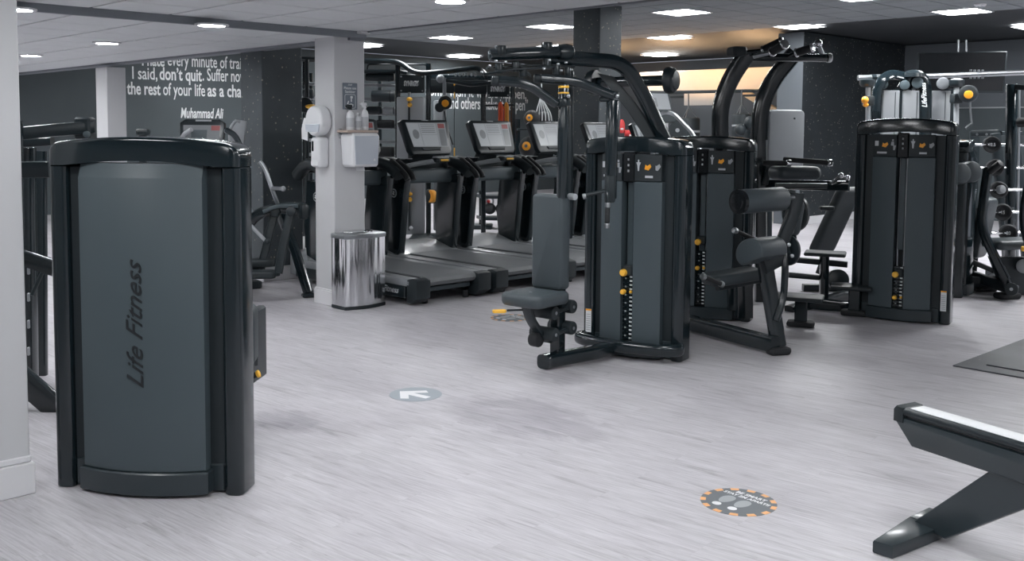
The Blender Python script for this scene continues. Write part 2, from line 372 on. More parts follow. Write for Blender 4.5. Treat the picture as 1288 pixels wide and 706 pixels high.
# --- the three ceilings, each a grid with its tiles laid in
ceil_w = struct('ceiling', kbox(MB(), -14, 0, -13, 0, ZW + .021, ZW + .06), 'grid')
ceil_s = struct('ceiling', kbox(MB(), -14, -.12, .02, B_BACK, ZS + .021, ZS + .06), 'grid')
ceil_d = struct('ceiling', kbox(MB(), 0, A_FAR + .2, -13, B_BACK + .2, ZD + .021, ZD + .06), 'grid_dark')
tile_mesh = {}
def tiles(parent, m, z, a0, b0, na, nb, skip=()):
    if m not in tile_mesh: tile_mesh[m] = MB().box((0, 0, .010), (.574, .574, .020), ROOM, .003).mesh('ceiling_tile', M[m])
    for i in range(na):
        for j in range(nb):
            c = k(a0 + .3 + .6 * i, b0 + .3 + .6 * j, z)
            if c.y > 2 and (c - Vector((0, 0, CAM_H))).length > 0:
                d = c - Vector((0, 0, CAM_H)); dep = d.dot(FW); px = 644 + FOC * d.dot(RT) / dep; py = PPY - FOC * d.dot(UP) / dep
                if not (-70 < px < 1360 and -45 < py < 130): continue
            else: continue
            o = bpy.data.objects.new('ceiling_tile', tile_mesh[m]); C.objects.link(o); o.location = c; o.parent = parent
tiles(ceil_w, 'tile', ZW, -6.0, -6.0, 10, 10)
tiles(ceil_s, 'tile', ZS, -6.12, .02, 10, 18)
tiles(ceil_d, 'tile_dark', ZD, 0, -10.2, 15, 30)
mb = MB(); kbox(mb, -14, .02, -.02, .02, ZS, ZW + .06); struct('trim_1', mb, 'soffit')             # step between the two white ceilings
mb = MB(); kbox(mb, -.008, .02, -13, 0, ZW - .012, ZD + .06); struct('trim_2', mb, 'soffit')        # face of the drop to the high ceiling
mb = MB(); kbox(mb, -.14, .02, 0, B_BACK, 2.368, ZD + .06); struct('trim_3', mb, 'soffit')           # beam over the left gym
mb = MB(); mb.box(k(-.03, -.03, ZW - .012), (.10, .10, .022), ROOM, .004); struct('trim_4', mb, 'trim')

# --- walls
back = struct('wall_back', kbox(MB(), -14, A_FAR, B_BACK, B_BACK + .15, 0, ZD), 'dark_wall')
struct('wall_far', kbox(MB(), A_FAR, A_FAR + .15, -1.0, B_BACK, 0, ZD), 'grey_wall')
N2 = at(1011.7, 40, ZD); N2.z = 0
u = N2 - K; na, nb = u.dot(E1), u.dot(E2)
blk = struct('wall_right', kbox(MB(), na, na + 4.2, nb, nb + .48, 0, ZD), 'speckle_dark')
mb = MB(); kbox(mb, na - .012, na, nb, nb + .48, 0, ZD); struct('trim_lit_face', mb, 'grey_wall')  # paler sheet stands for light falling on the block's narrow face
mb = MB(); kbox(mb, na - .02, na + 4.2, nb - .02, nb, 0, .14, .006); struct('baseboard_right', mb, 'trim')
u = at(1183, 55, ZD) - K; ra, rb = u.dot(E1), u.dot(E2)
rw = struct('wall_right', kbox(MB(), ra, ra + .15, rb - 9, rb + 1.0, 2.06, ZD), 'grey_wall')
struct('wall_right', kbox(MB(), ra - .02, ra + .15, rb - 9, rb + 1.0, 0, 2.04, .004), 'dark_wall')
mb = MB(); kbox(mb, ra - .03, ra, rb - 9, rb + 1, 2.035, 2.06); struct('trim_6', mb, 'steel')

struct('wall_behind', kbox(MB(), -9.15, -9, -13, B_BACK, 0, ZS + .05), 'white_wall')
struct('wall_behind', kbox(MB(), -9, 12, -10.15, -10, 0, ZD), 'white_wall')
# --- columns
def column(name, c, sx, sy, z1, m, base=True, bname=None):
    """c is the corner nearest the camera; sx runs along E1, sy along E2"""
    q = MB(); q.box(c + E1 * sx / 2 + E2 * sy / 2 + Z * z1 / 2, (sx, sy, z1), ROOM, .006)
    o = struct(name, q, m)
    if base:
        q = MB(); q.box(c + E1 * sx / 2 + E2 * sy / 2 + Z * .065, (sx + .03, sy + .03, .13), ROOM, .004)
        q.box(c + E1 * sx / 2 + E2 * sy / 2 + Z * .1375, (sx + .02, sy + .02, .015), ROOM, .005); struct(bname, q, 'trim')
    return o
PIL = at(421.5, 386)
column('wall_pillar', PIL, .325, .31, ZW, 'white_wall', True, 'baseboard_pillar')
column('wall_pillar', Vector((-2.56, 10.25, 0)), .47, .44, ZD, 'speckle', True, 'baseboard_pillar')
column('wall_pillar', k(-.24, 5.2), .24, .36, 2.33, 'white_wall', True, 'baseboard_pillar')
c = at(755, 4, ZD); c.z = 0
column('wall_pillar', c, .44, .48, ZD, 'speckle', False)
c = at(45.3, 620.7); q = MB(); q.box(c - E1 * .55 + E2 * .25 + Z * ZW / 2 - E1 * .016 + E2 * .016, (1.1, .5, ZW), ROOM, .004); struct('wall_left', q, 'white_wall')
q = MB(); q.box(c - E1 * .55 + E2 * .25 + Z * .07, (1.1, .5, .14), ROOM, .004); q.box(c - E1 * .56 + E2 * .26 + Z * .155, (1.1, .5, .03), ROOM, .006)
struct('baseboard_left', q, 'trim')

# --- lettering on the back wall
def on_back(px, py):
    d = FW + RT * ((px - 644) / FOC) - UP * ((py - PPY) / FOC); o = Vector((0, 0, CAM_H))
    t = (K + E2 * (B_BACK - .004) - o).dot(E2) / d.dot(E2); return o + d * t
def words_on_back(rows, hpx):
    for body, x0, x1, y, bold, shear in rows:
        p = on_back(x0, y); q = on_back(x1, y); L = (q - p).length
        dist = p.y; size = hpx / FOC * dist / .70
        o, wd = text('lettering', body, size, p, E1, Z, 'letter', back, 1.0, size * (.020 if bold else .009), shear)
        sx = L / max(wd, .01)
        inv = None
        for v in o.data.vertices:
            d = v.co - p; s = d.dot(E1); v.co = v.co + E1 * (s * (sx - 1))
words_on_back([("I hate", 178, 207, 82.0, True, 0), ("every minute of training. But", 210.5, 342, 82.2, False, 0),
               ("I said,", 165.5, 198, 99.0, False, 0), ("don’t quit", 200.5, 254, 100.0, True, 0), (". Suffer now", 254.5, 310, 101.2, False, 0),
               ("the rest", 160, 202, 118.3, True, 0), ("of your life", 205, 258, 119.5, False, 0), ("as a champion.", 261, 339, 121.0, True, 0)], 15.5)
words_on_back([("Muhammad Ali", 227, 281, 148.0, True, .2)], 12.5)
words_on_back([("Some people want it to happen,", 500, 664, 104.0, False, 0), ("some wish it would happen,", 535, 662, 120.0, False, 0)], 14)
words_on_back([("and others make it happen”", 563, 664, 136.5, False, 0)], 15)

# --- wall under the soffit has a shadow-gap panel; the warm reception bulkhead far behind
q = MB(); kbox(q, 12.4, 12.9, 2.15, 7.0, 2.42, 2.88, .01)
solo('reception_canopy', q, 'peach', 'long warm peach canopy panel over the far reception', 'canopy', k(12.6, 4.5))
r = thing('reception_screen', 'pale maple panelled reception screen under the peach canopy beside the dark wall', 'screen', k(12.3, 2.8), ROOM)
for i in range(2):
    q = MB(); kbox(q, 12.42, 12.50, 2.16 + .6 * i, 2.74 + .6 * i, 1.72, 2.40, .006); part('panel', q, 'peach', r)
    q = MB(); kbox(q, 12.42, 12.50, 2.16 + .6 * i, 2.74 + .6 * i, 0, 1.70, .006); part('panel', q, 'peach', r)
q = MB(); q.bar([k(12.36, 3.4, 1.95), k(12.36, 4.2, 2.38)], .10, .14); part('brace', q, 'peach_wood', r)
q = MB(); kbox(q, 12.2, 12.39, 4.65, 5.6, 2.12, 2.40, .01); solo('hanging_bulkhead', q, 'peach', 'short maple bulkhead hanging below the peach canopy', 'bulkhead', k(12.3, 5.1, 2.12), ROOM)

# ================================================================== LAMPS
def panel_light(p, z, m, label, group, size=.6):
    t = thing('ceiling_light', label, 'light', (p[0], p[1], z), ROOM, group)
    q = MB(); h = size / 2
    for sx, sy, L, wv in ((0, h, size + .02, .02), (0, -h, size + .02, .02), (h, 0, .02, size + .02), (-h, 0, .02, size + .02)):
        q.box((sx, sy, -.006), (L if sx == 0 else .02, wv if sx == 0 else size + .02, .016), 0, .003)
    part('frame', q, 'trim', t, world=False)
    q = MB(); q.box((0, 0, -.004), (size - .02, size - .02, .006), 0, .001); part('diffuser', q, m, t, world=False)
    return t
def down_light(p, z, label, group, m='lamp_spot', r=.10):
    t = thing('downlight', label, 'light', (p[0], p[1], z), 0, group)
    q = MB(); q.lathe([(r, 0), (r + .03, -.002), (r + .03, -.012), (r, -.016), (r, 0)], (0, 0, 0), (0, 0, 1), 24); part('rim', q, 'trim', t, world=False)
    q = MB(); q.lathe([(r, -.004), (r, -.010)], (0, 0, 0), (0, 0, 1), 24); part('diffuser', q, m, t, world=False)
    return t
FAR = [((-1.14, 18.39), 'square ceiling light above the treadmills, nearer of the two left of the speckled column'), ((-1.14, 23.23), 'square ceiling light close to the back wall above the lettering'),
       ((.61, 16.27), 'square ceiling light touching the speckled column on its left'), ((.88, 20.53), 'square ceiling light half hidden behind the speckled column'),
       ((2.36, 14.17), 'largest square ceiling light right of the speckled column'), ((2.79, 18.05), 'square ceiling light in the middle of the three right of the speckled column'),
       ((3.24, 22.25), 'smallest square ceiling light right of the speckled column'), ((4.52, 15.97), 'square ceiling light above the overhead pull-up handles'),
       ((6.13, 13.82), 'square ceiling light beside the smoke detector above the right wall'), ((8.15, 15.7), 'square ceiling light cut by the right edge above the screen')]
for p, lab in FAR: panel_light(p, ZD, 'lamp_far', lab, 'square lights in the high ceiling')
for i, p in enumerate([(4.26, 12.17), (6.16, 10.17), (8.06, 8.17), (8.16, 12.07)]):
    panel_light(p, ZD, 'lamp_far', 'square ceiling light over the right of the gym, out of view', 'square lights out of view', .95)
for p, lab in [((-3.38, 6.87), 'round downlight at the left end of the low ceiling beside the white wall'), ((-2.34, 7.83), 'round downlight in the low ceiling before the lettered wall'),
               ((-3.87, 9.6), 'round downlight in the low ceiling above the white column'), ((-5.46, 11.4), 'round downlight in the low ceiling deepest in the left corner')]:
    down_light(p, ZS, lab, 'downlights in the low ceiling')
down_light((-.42, 6.72), ZW, 'round downlight in the white ceiling cut by the top of the view', 'downlights in the white ceiling')
for i, p in enumerate([(-3.0, 2.4), (-3.0, 4.8), (-3.0, 7.2), (-5.2, 2.4), (-5.2, 4.8), (-5.2, 7.2), (-1.3, 3.2), (-1.3, 6.4), (-1.3, 9.2), (-7.5, 4.8)]):  # extra unseen lamps, added to brighten the low ceiling and left wall
    c = k(p[0], p[1]); dd = (c.x / c.y if c.y > .5 else -9)
    if dd < -.50 or not (4.0 < c.y < 14): down_light(c, ZS, 'unseen round downlight added to brighten the low ceiling on the left', 'added downlights out of view', 'lamp_spot', .16)
NEAR = [(-3.2, 5.6), (.9, 5.4), (-1.2, 5.0), (-2.4, 3.0), (-.5, 2.9), (1.6, 3.4), (3.2, 4.6), (3.6, 2.2), (.8, 1.0), (-1.4, .6), (2.8, .0), (5.0, 3.2), (2.2, 6.0)]
for p in NEAR:
    if k(0, 0).y and (Vector((p[0], p[1], 0)) - K).dot(E1) < -.4: panel_light(p, ZW, 'lamp', 'square light panel in the white ceiling over the open floor, out of view', 'light panels out of view')
for p in [(-1.39, 14.37), (-3.29, 16.37), (-5.2, 18.4), (-3.04, 20.39), (-4.95, 22.4), (-7.1, 20.4)]:
    if p == (-3.04, 20.39): panel_light(p, ZD, 'lamp_far', 'square ceiling light almost hidden behind the right edge of the white pillar', 'square lights in the high ceiling')
    else: panel_light(p, ZD, 'lamp_far', 'square ceiling light behind the soffit beam, out of view', 'square lights behind the beam')
# warm lamps of the reception
for i in range(3):
    t = thing('reception_lamp', 'warm lamp behind the reception canopy, out of view', 'light', k(10.9, 3.0 + 1.9 * i, 2.25), ROOM, 'reception lamps')
    q = MB(); q.box((0, 0, 0), (.06, .5, .04), 0, .005); part('housing', q, 'black_matt', t, world=False)
    l = bpy.data.lights.new('reception_glow', 'AREA'); l.energy = 62; l.color = (1.0, .62, .32); l.shape = 'RECTANGLE'; l.size = .3; l.size_y = 1.2
    lo = bpy.data.objects.new('reception_glow', l); C.objects.link(lo); lo.location = k(10.9, 3.0 + 1.9 * i, 2.35); lo.rotation_euler = (PI - .12, 0, ROOM - PI / 2)
det = thing('smoke_detector', 'small white smoke detector on the dark ceiling beside a square light', 'detector', at(1233, 5, ZD))
q = MB(); q.lathe([(.06, -.03), (.075, -.015), (.075, 0)], (0, 0, 0), (0, 0, 1), 16); part('body', q, 'white', det, world=False)
q = MB(); q.lathe([(.03, -.042), (.035, -.03)], (0, 0, 0), (0, 0, 1), 12); part('sensor', q, 'silver', det, world=False)

# ================================================================== MACHINES
def arc_pts(pw, y0, bow, n=9): return [(-pw + 2 * pw * i / n, y0 - bow * (1 - ((-pw + 2 * pw * i / n) / pw) ** 2)) for i in range(n + 1)]
def seg_pts(xa, xb, pw, y0, bow, n=5):
    return [(xa + (xb - xa) * i / n, y0 - bow * (1 - ((xa + (xb - xa) * i / n) / pw) ** 2)) for i in range(n + 1)]
XH, YH, XY = Vector((1, 0, 0)), Vector((0, 1, 0)), None
def icon(t, x, y, z, sc, m, kind):
    q = MB(); O = Vector((x, y, z))
    ux, uy = XH, Z
    def pr(poly): q.prism([(a * sc, b * sc) for a, b in poly], O, ux, uy, .002)
    if kind == 'man':
        pr([(-.1, .55), (.1, .55), (.12, .85), (0, .98), (-.12, .85)]); pr([(-.42, .5), (-.2, .0), (-.12, -.9), (.12, -.9), (.2, .0), (.42, .5), (0, .56)])
    elif kind == 'seated':
        pr([(-.1, .6), (.15, .6), (.15, .9), (-.1, .9)]); pr([(-.3, -.1), (.2, -.2), (.2, .5), (-.2, .5)]); pr([(.1, -.9), (.35, -.9), (.55, -.1), (.1, -.1)])
    elif kind == 'bolt':
        pr([(-.55, -.35), (.1, -.5), (.55, .05), (.35, .45), (-.1, .15), (-.4, .35)])
    elif kind == 'bar':
        pr([(-1, -.16), (1, -.16), (1, .16), (-1, .16)])
    else: pr([(-.4, -.5), (.4, -.5), (.4, .5), (-.4, .5)])
    return part('print', q, m, t, world=False)
NUM = {}
def tower(t, w, d, hs, hc, front='stack', knobs=(.62, .48), post='black', panel='shroud', sticker=None, plates=16):
    hw = w / 2; H = hc - hs; px = .088; pw = hw - .154; bow = .055
    for s in (-1, 1):
        q = MB(); q.prism(rrect(px, d, .032, 5), (s * (hw - px / 2), d / 2, 0), XH, YH, hs, .006, 1); part('post', q, post, t, world=False)
    q = MB(); Ls = []; n = 36; r = .062                                   # the arched cap
    for i in range(n + 1):
        a = PI * i / n; x = -hw * math.cos(a)
        e = 1 - (x / hw) ** 2; zt = H * (.76 + .24 * e); u = min(1, max(0, (abs(x) - (hw - r)) / r)); rr = 1 - math.sqrt(max(0, 1 - u * u))
        zt -= .055 * rr
        zb = .18 * H * max(0, 1 - (x / (hw - px)) ** 2) if abs(x) < hw - px else 0
        v = min(1, max(0, (abs(x) - (hw - .03)) / .03)); pi_ = .03 * (1 - math.sqrt(max(0, 1 - v * v)))
        y0 = -.003 - .042 * e + pi_; y1 = d + .003 + .02 * e - pi_; cr = min(.016, (zt - zb) * .45)
        dy, dz = y1 - y0, zt - zb
        sec = [(0, 0), (dy, 0)] + [(dy - cr + cr * math.cos(g), dz - cr + cr * math.sin(g)) for g in (0, PI / 6, PI / 3, PI / 2)] + [(cr - cr * math.sin(g), dz - cr + cr * math.cos(g)) for g in (0, PI / 6, PI / 3, PI / 2)]
        Ls.append([Vector((x, y0 + a_, hs + zb + b_)) for a_, b_ in sec])
    q.loops(Ls); part('cap', q, post, t, world=False)
    for s in (-1, 1):                                                        # dark fillers between post and shroud
        q = MB(); q.box((s * (hw - px - .025), d * .5, hs / 2), (.10, d * .6, hs - .01), 0, .004); part('side_filler', q, 'black_matt', t, world=False)
    q = MB(); poly = arc_pts(pw + .015, -.035, bow) + [(pw + .015, .06), (-pw - .015, .06)]
    q.prism(poly, (0, 0, .012), XH, YH, .10, .006, 1); q.box((0, d * .5, .07), (w - 2 * px, d * .7, .12), 0, .006); part('kick_plate', q, 'shroud_dark', t, world=False)
    def outline(sy): return arc_pts(pw, -.02, bow, 12) + [(pw, .05), (-pw, .05)]
    if front == 'plain':
        q = MB(); po = outline(1); Ls = []
        for z, dy, ins in ((.112, .004, .0), (.116, 0, 0), (hs - .052, 0, 0), (hs - .046, .003, .002), (hs + .10 * H, .022, .004)):
            Ls.append([Vector((x * (1 - ins), y + dy if y < .04 else y, z)) for x, y in po])
        q.loops(Ls); part('rear_shroud', q, panel, t, world=False)
    else:
        sl = .046
        for xa, xb in ((-pw, -sl), (sl, pw)):
            q = MB(); po = seg_pts(xa, xb, pw, -.02, bow) + [(xb, .03), (xa, .03)]
            q.prism(po, (0, 0, .112), XH, YH, hs - .30, .004, 1); part('front_shroud', q, panel, t, world=False)
            q = MB(); po = seg_pts(xa + .004, xb - .004, pw, -.022, bow) + [(xb - .004, .03), (xa + .004, .03)]
            q.prism(po, (0, 0, hs - .184), XH, YH, .185, .003, 1); pl = part('placard', q, 'black_matt', t, world=False)
            xm = (xa + xb) / 2; yy = lambda x: -.022 - bow * (1 - (x / pw) ** 2) - .0005
            W_ = xb - xa; sgn = 1 if xa > 0 else -1
            icon(pl, xm - .33 * W_, yy(xm - .33 * W_) - .002, hs - .075, .042, 'silver_light', 'man' if sgn > 0 else 'block')
            icon(pl, xm + .02 * W_, yy(xm) - .004, hs - .085, .046, 'orange', 'bolt')
            icon(pl, xm + .33 * W_, yy(xm + .33 * W_) - .002, hs - .085, .05, 'silver', 'seated' if sgn < 0 else 'bolt')
            icon(pl, xm - .05 * W_, yy(xm) - .002, hs - .152, .05, 'silver_light', 'bar')
        q = MB(); q.box((0, -.045, hs - .09), (2 * sl, .05, .21), 0, .008); c = part('rep_counter', q, 'tv', t, world=False)
        for i, z in enumerate((hs - .035, hs - .075, hs - .115)): icon(c, 0, -.0715, z, .016, 'letter_grey', 'block')
        q = MB(); q.box((0, .06, hs / 2), (2 * sl + .06, .02, hs - .1), 0, .002); part('slot_back', q, 'black_matt', t, world=False)
        for x in (-.026, .026):
            q = MB(); q.cyl((x, .0, .12), (x, .0, hs - .12), .008, 10); part('guide_rod', q, 'steel', t, world=False)
        q = MB(); q.box((0, -.02, hs * .66), (.045, .012, hs * .55), 0, .003); part('centre_strip', q, 'shroud', t, world=False)
        key = 'plate'
        if key not in NUM: NUM[key] = MB().box((0, 0, 0), (2 * sl - .006, .06, .025), 0, .003).mesh('weight_plate', M['black'])
        for i in range(plates):
            o = bpy.data.objects.new('weight_plate', NUM[key]); C.objects.link(o); o.parent = t; o.location = (0, -.012, .135 + .029 * i)
        q = MB()
        for i in range(plates):
            q.box((.020, -.0435, .135 + .029 * i), (.020, .002, .012)); q.box((-.020, -.0435, .150 + .058 * (i // 2)), (.012, .002, .010))
        part('weight_numbers', q, 'letter', t, world=False, kind='stuff')
        for j, z in enumerate(knobs):
            q = MB(); r_ = .026 if j == 0 else .019
            q.lathe([(.010, 0), (.010, .02), (r_, .022), (r_, .04), (r_ * .8, .05), (.003, .053)], (-.022, -.05, z), (0, -1, 0), 16); part('selector_knob', q, 'yellow', t, world=False)
        q = MB(); q.box((.0, -.05, knobs[0] + .015), (.075, .035, .075), 0, .01); part('selector_head', q, 'black_matt', t, world=False)
        q = MB(); q.box((.025, -.055, knobs[1] - .0), (.02, .02, .02), 0, .004); part('selector_tip', q, 'yellow', t, world=False)
    if sticker is not None:
        x, z = sticker; q = MB(); q.box((x, -.0012, z), (.045, .002, .17)); s_ = part('warning_label', q, 'white', t, world=False)
        q = MB(); q.box((x, -.003, z + .079), (.045, .002, .012)); part('label_head', q, 'orange', s_, world=False)
        q = MB()
        for i in range(8): q.box((x, -.003, z + .045 - .016 * i), (.034, .001, .004))
        part('label_print', q, 'letter_grey', s_, world=False)
    # rear side closed by a plain sheet
    if front != 'plain':
        q = MB(); q.box((0, d * .9, hs / 2), (w - 2 * px, .02, hs - .02), 0, .003); part('rear_sheet', q, 'shroud_dark', t, world=False)

def rz_frame(t): return INV[t.name].inverted()

# ---------------- 1. the tower nearest the camera, seen from behind
t = thing('weight_machine', 'large black strength machine tower nearest the camera seen from its plain back with script lettering', 'gym machine', (-1.585, 4.27, 0), math.radians(-6.5))
tower(t, .862, .17, 1.428, 1.552, 'plain')
text('script_lettering', 'Life Fitness', .104, (.028, -.0775, .475), (0, 0, 1), (-1, 0, 0), 'logo_dark', t, 1.16, .0, .55, world=False)
q = MB(); q.box((.25, .30, .75), (.03, .03, 1.35), 0, .004); part('cable_guard', q, 'black_satin', t, world=False)
q = MB(); q.cyl((.315, .05, .14), (.315, .05, 1.30), .007, 10); part('guide_rod', q, 'steel', t, world=False)
for a in (-1, 1): pass
q = MB(); q.prism(rrect(.10, .30, .045, 5), P(313, 417, 4.86), (1, .1, 0), Z, .16, .03, 3); part('leg_pad', q, 'vinyl', t)
q = MB(); q.box(P(321.5, 433, 4.90), (.045, .20, .36), -.1, .010); part('pad_bracket', q, 'black_satin', t)
q = MB(); q.bar([P(300, 455, 4.8), P(322, 452, 4.85)], .05, .06); q.bar([P(290, 440, 4.85), P(316, 452, 4.85)], .08, .08); part('pad_arm', q, 'black', t)
q = MB(); q.cyl(P(308, 477, 4.72), P(325, 470.5, 4.70), .014, 12, .004); lv = part('adjusting_lever', q, 'grip', t)
for a_, b_ in (((306.5, 477.6, 4.72), (310, 476.3, 4.72)), ((323, 471.2, 4.70), (326.5, 469.8, 4.70))):
    q = MB(); q.cyl(P(*a_), P(*b_), .018, 12, .003); part('lever_tip', q, 'yellow', lv)
q = MB(); q.bar([(0, .1, .06), (0, 1.1, .06)], .09, .1); q.box((-.1, 1.1, .05), (.3, .09, .1), 0, .02); part('base_beam', q, 'black', t, world=False)
q = MB(); q.box((-.12, .85, .5), (.4, .42, .09), 0, .035, 3); part('seat', q, 'vinyl', t, world=False)
q = MB(); q.box((0, 1.05, .28), (.08, .1, .4), 0, .01); part('seat_post', q, 'black', t, world=False)

# ---------------- 2. the frame behind it, by the white wall
t = thing('plate_machine', 'black steel machine frame showing between the white wall and the nearest tower', 'gym machine', (-2.75, 5.9, 0), math.radians(-6))
def bars(t, name, m, lst):
    for pts, ww, hh in lst:
        q = MB(); q.bar(pts, ww, hh); part(name, q, m, t)
bars(t, 'upright', 'black', [([P(38, 560, 5.95) , P(34, 186, 5.95)], .09, .08), ([P(52, 556, 6.3), P(50, 190, 6.3)], .05, .08), ([P(26, 545, 5.6), P(22, 152, 5.6)], .05, .05)])
bars(t, 'cross_beam', 'black_satin', [([P(8, 170, 5.7), P(66, 164, 5.8), P(118, 160, 5.9)], .06, .075), ([P(10, 181, 5.9), P(66, 178, 5.9)], .06, .05), ([P(8, 214, 5.5), P(64, 213, 5.5)], .06, .09)])
bars(t, 'slanted_brace', 'black', [([P(10, 318, 5.5), P(70, 338, 5.5)], .06, .085), ([P(20, 470, 5.5), P(78, 520, 5.5)], .06, .13)])
bars(t, 'base_tube', 'black', [([P(25, 538, 5.8), P(74, 534, 5.8)], .07, .07)])
q = MB(); q.cyl(P(40, 372, 5.75), P(62, 324, 5.85), .012, 10); part('cable', q, 'black_satin', t)
q = MB(); q.box(P(107, 162, 5.9), (.095, .10, .135), 0, .012); kn = part('pulley_block', q, 'black_satin', t)
q = MB(); q.cyl(P(109, 169, 5.83), P(109, 169, 5.80), .020, 16, .004); part('bolt', q, 'shroud', kn)
q = MB(); q.box(P(38, 566, 5.75), (.09, .2, .12), .1, .03, 2); part('foot', q, 'rubber', t)
q = MB()
for i in range(5): q.box(P(36, 340 + 34 * i, 5.85), (.012, .02, .05), 0, .003)
part('adjuster_holes', q, 'steel', t)

# ---------------- 3. the fly machine in the middle
t = thing('fly_machine', 'black chest fly machine with an upright padded seat and two hanging arms', 'gym machine', (.845, 6.99, 0), math.radians(-33))
FT = rz_frame(t)
tower(t, .775, .17, 1.428, 1.552, 'stack', (.60, .465), sticker=(-.337, .215))
U = Vector((-.63, -.777, 0)); V = Vector((.777, -.63, 0)); S = Vector((.315, 6.665, 0)); RZ = math.atan2(V.y, V.x)
q = MB(); q.sweep(fillet([FT @ Vector((-.36, .03, .095)), FT @ Vector((-.40, -.05, .095)), FT @ Vector((-.30, -.12, .095)), FT @ Vector((0, -.165, .095)), FT @ Vector((.30, -.12, .095)), FT @ Vector((.40, -.05, .095)), FT @ Vector((.36, .03, .095))], .06, 4), rrect(.07, .085, .03, 3)); part('base_loop', q, 'black', t)
J = FT @ Vector((-.085, -.13, .07))
q = MB(); q.sweep(fillet([J, J + U * .16, S + U * .12 + Z * .055, S + U * .16 + Z * .055], .1, 4), rrect(.10, .095, .03, 3)); part('base_beam', q, 'black', t)
q = MB(); q.box(S + Z * .34, (.075, .085, .56), RZ, .008); part('seat_post', q, 'black', t)
q = MB(); q.prism(rrect(.25, .63, .03, 4), S + U * .035 + Z * .855, V, Z, .105, .022, 3); bp_ = part('back_pad', q, 'vinyl_light', t)
q = MB()
for sx in (-1, 1): q.tube([S + U * .122 + V * (sx * .119) + Z * z for z in (.56, .85, 1.15)], .0025, 5)
part('stitching', q, 'silver', bp_)
q = MB(); q.prism(rrect(.34, .37, .07, 5), S + U * .25 + Z * .455, V, -U, .085, .03, 3); st = part('seat', q, 'vinyl_light', t)
q = MB(); q.tube([S + U * .30 + V * x + Z * (.542 if abs(x) < .15 else .50) for x in (-.168, -.15, 0, .15, .168)], .0022, 5); part('stitching', q, 'silver', st)
# swinging link under the seat
def px3(px, py, Dd): return P(px, py, Dd)
sb = S + U * .12 - V * .02
q = MB(); pts = [S + U * .34 + Z * .45, S + U * .30 + Z * .36, S + U * .20 + Z * .25, S + U * .11 + Z * .19]
q.sweep(fillet(pts, .12, 4), rrect(.03, .075, .008, 2), up=V); part('seat_bracket', q, 'black_satin', t)
W = V
for j, z in enumerate((.40, .255)):
    c0 = S + U * .13 + Z * (z - .005); c1 = S - U * .01 + Z * (z + .01)
    q = MB()
    for sv in (.075,):
        q.prism([(-.10, -.028), (-.05, -.012), (.05, -.012), (.10, -.028), (.10, .028), (.05, .012), (-.05, .012), (-.10, .028)], (c0 + c1) / 2 + V * sv, (c1 - c0).normalized(), Z, .02, .004)
    part('link_arm', q, 'black_satin', t)
    for c in (c0 + U * .03, c1 - U * .03):
        q = MB(); q.cyl(c - V * .09, c + V * .105, .046, 20, .012); rl = part('pivot', q, 'black_matt', t)
        q = MB(); q.cyl(c + V * .104, c + V * .109, .012, 12, .003); part('bolt', q, 'steel', rl)
q = MB(); q.cyl(S + U * .22 - V * .05 + Z * .215, S + U * .22 + V * .02 + Z * .215, .05, 16, .01); part('bumper', q, 'rubber', t)
q = MB(); q.bar([S + U * .30 + Z * .425, S + U * .42 - V * .10 + Z * .425], .02, .012, rad=.004); part('lever_stem', q, 'black_satin', t)
c = S + U * .455 - V * .135 + Z * .42
q = MB(); q.box(c, (.09, .045, .022), math.radians(10), .009, 2); part('seat_lever', q, 'yellow', t)
# boom
BD = 7.10
boom = [P(836, 178, 7.12), P(822, 146, 7.06), P(800, 110, 7.0), P(776, 78, 6.9), P(735, 75, 6.8), P(692, 72, 6.72)]
q = MB(); q.sweep(fillet([P(838, 180, 7.12), P(806, 112, 7.02), P(783, 78, 6.92), P(690, 72, 6.70)], .12, 6), rrect(.075, .10, .03, 3)); part('boom', q, 'black', t)
q = MB(); q.prism([(P(x, y, 7.1).x - P(800, 130, 7.1).x, P(x, y, 7.1).z - P(800, 130, 7.1).z) for x, y in ((752, 92), (772, 96), (800, 130), (833, 174), (812, 174), (790, 140))], P(800, 130, 7.1) + Vector((0, .03, 0)), (1, 0, 0), Z, .02, .004); part('boom_plate', q, 'black_satin', t)
hb = [P(744, 104, 7.45), P(846, 101, 7.12)]
q = MB(); q.cyl(hb[0], hb[1], .038, 16, .004); part('counterweight_bar', q, 'black', t)
ax = (hb[1] - hb[0]).normalized()
for e, sgn in ((hb[1], 1), (hb[0], -1)):
    q = MB(); q.lathe([(.03, -.05), (.092, -.045), (.096, -.02), (.090, .0), (.088, .012), (.070, .022), (.066, .03), (.02, .034), (.001, .034)], e, ax * sgn, 24); cw = part('counterweight_disc', q, 'black_satin', t)
# head bar over the seat with the pivots
h0, h1 = P(620, 69, 6.55), P(700, 66, 6.68)
q = MB(); q.cyl(h0 - (h1 - h0) * .06, h1 + (h1 - h0) * .12, .042, 20, .012); part('head_bar', q, 'black', t)
q = MB(); q.lathe([(.028, 0), (.050, .01), (.056, .06), (.046, .10), (.02, .115), (.001, .117)], h1 + (h1 - h0) * .02, h1 - h0, 20); part('head_cap', q, 'black_satin', t)
for a, b, Dd in ((630, 63, 6.55), (688, 59, 6.66)):
    q = MB(); q.cyl(P(a, b + 6, Dd), P(a, b - 6, Dd), .038, 16, .008); part('pivot_knob', q, 'black_satin', t)
for a, b, Dd in ((628, 86, 6.5), (648, 84, 6.52), (688, 80, 6.62), (700, 88, 6.64), (714, 90, 6.68), (658, 90, 6.55)):
    q = MB(); q.cyl(P(a, b - 6, Dd), P(a, b + 7, Dd), .022 + .006 * (a % 3), 12, .004); part('pivot_shaft', q, 'black_satin', t)
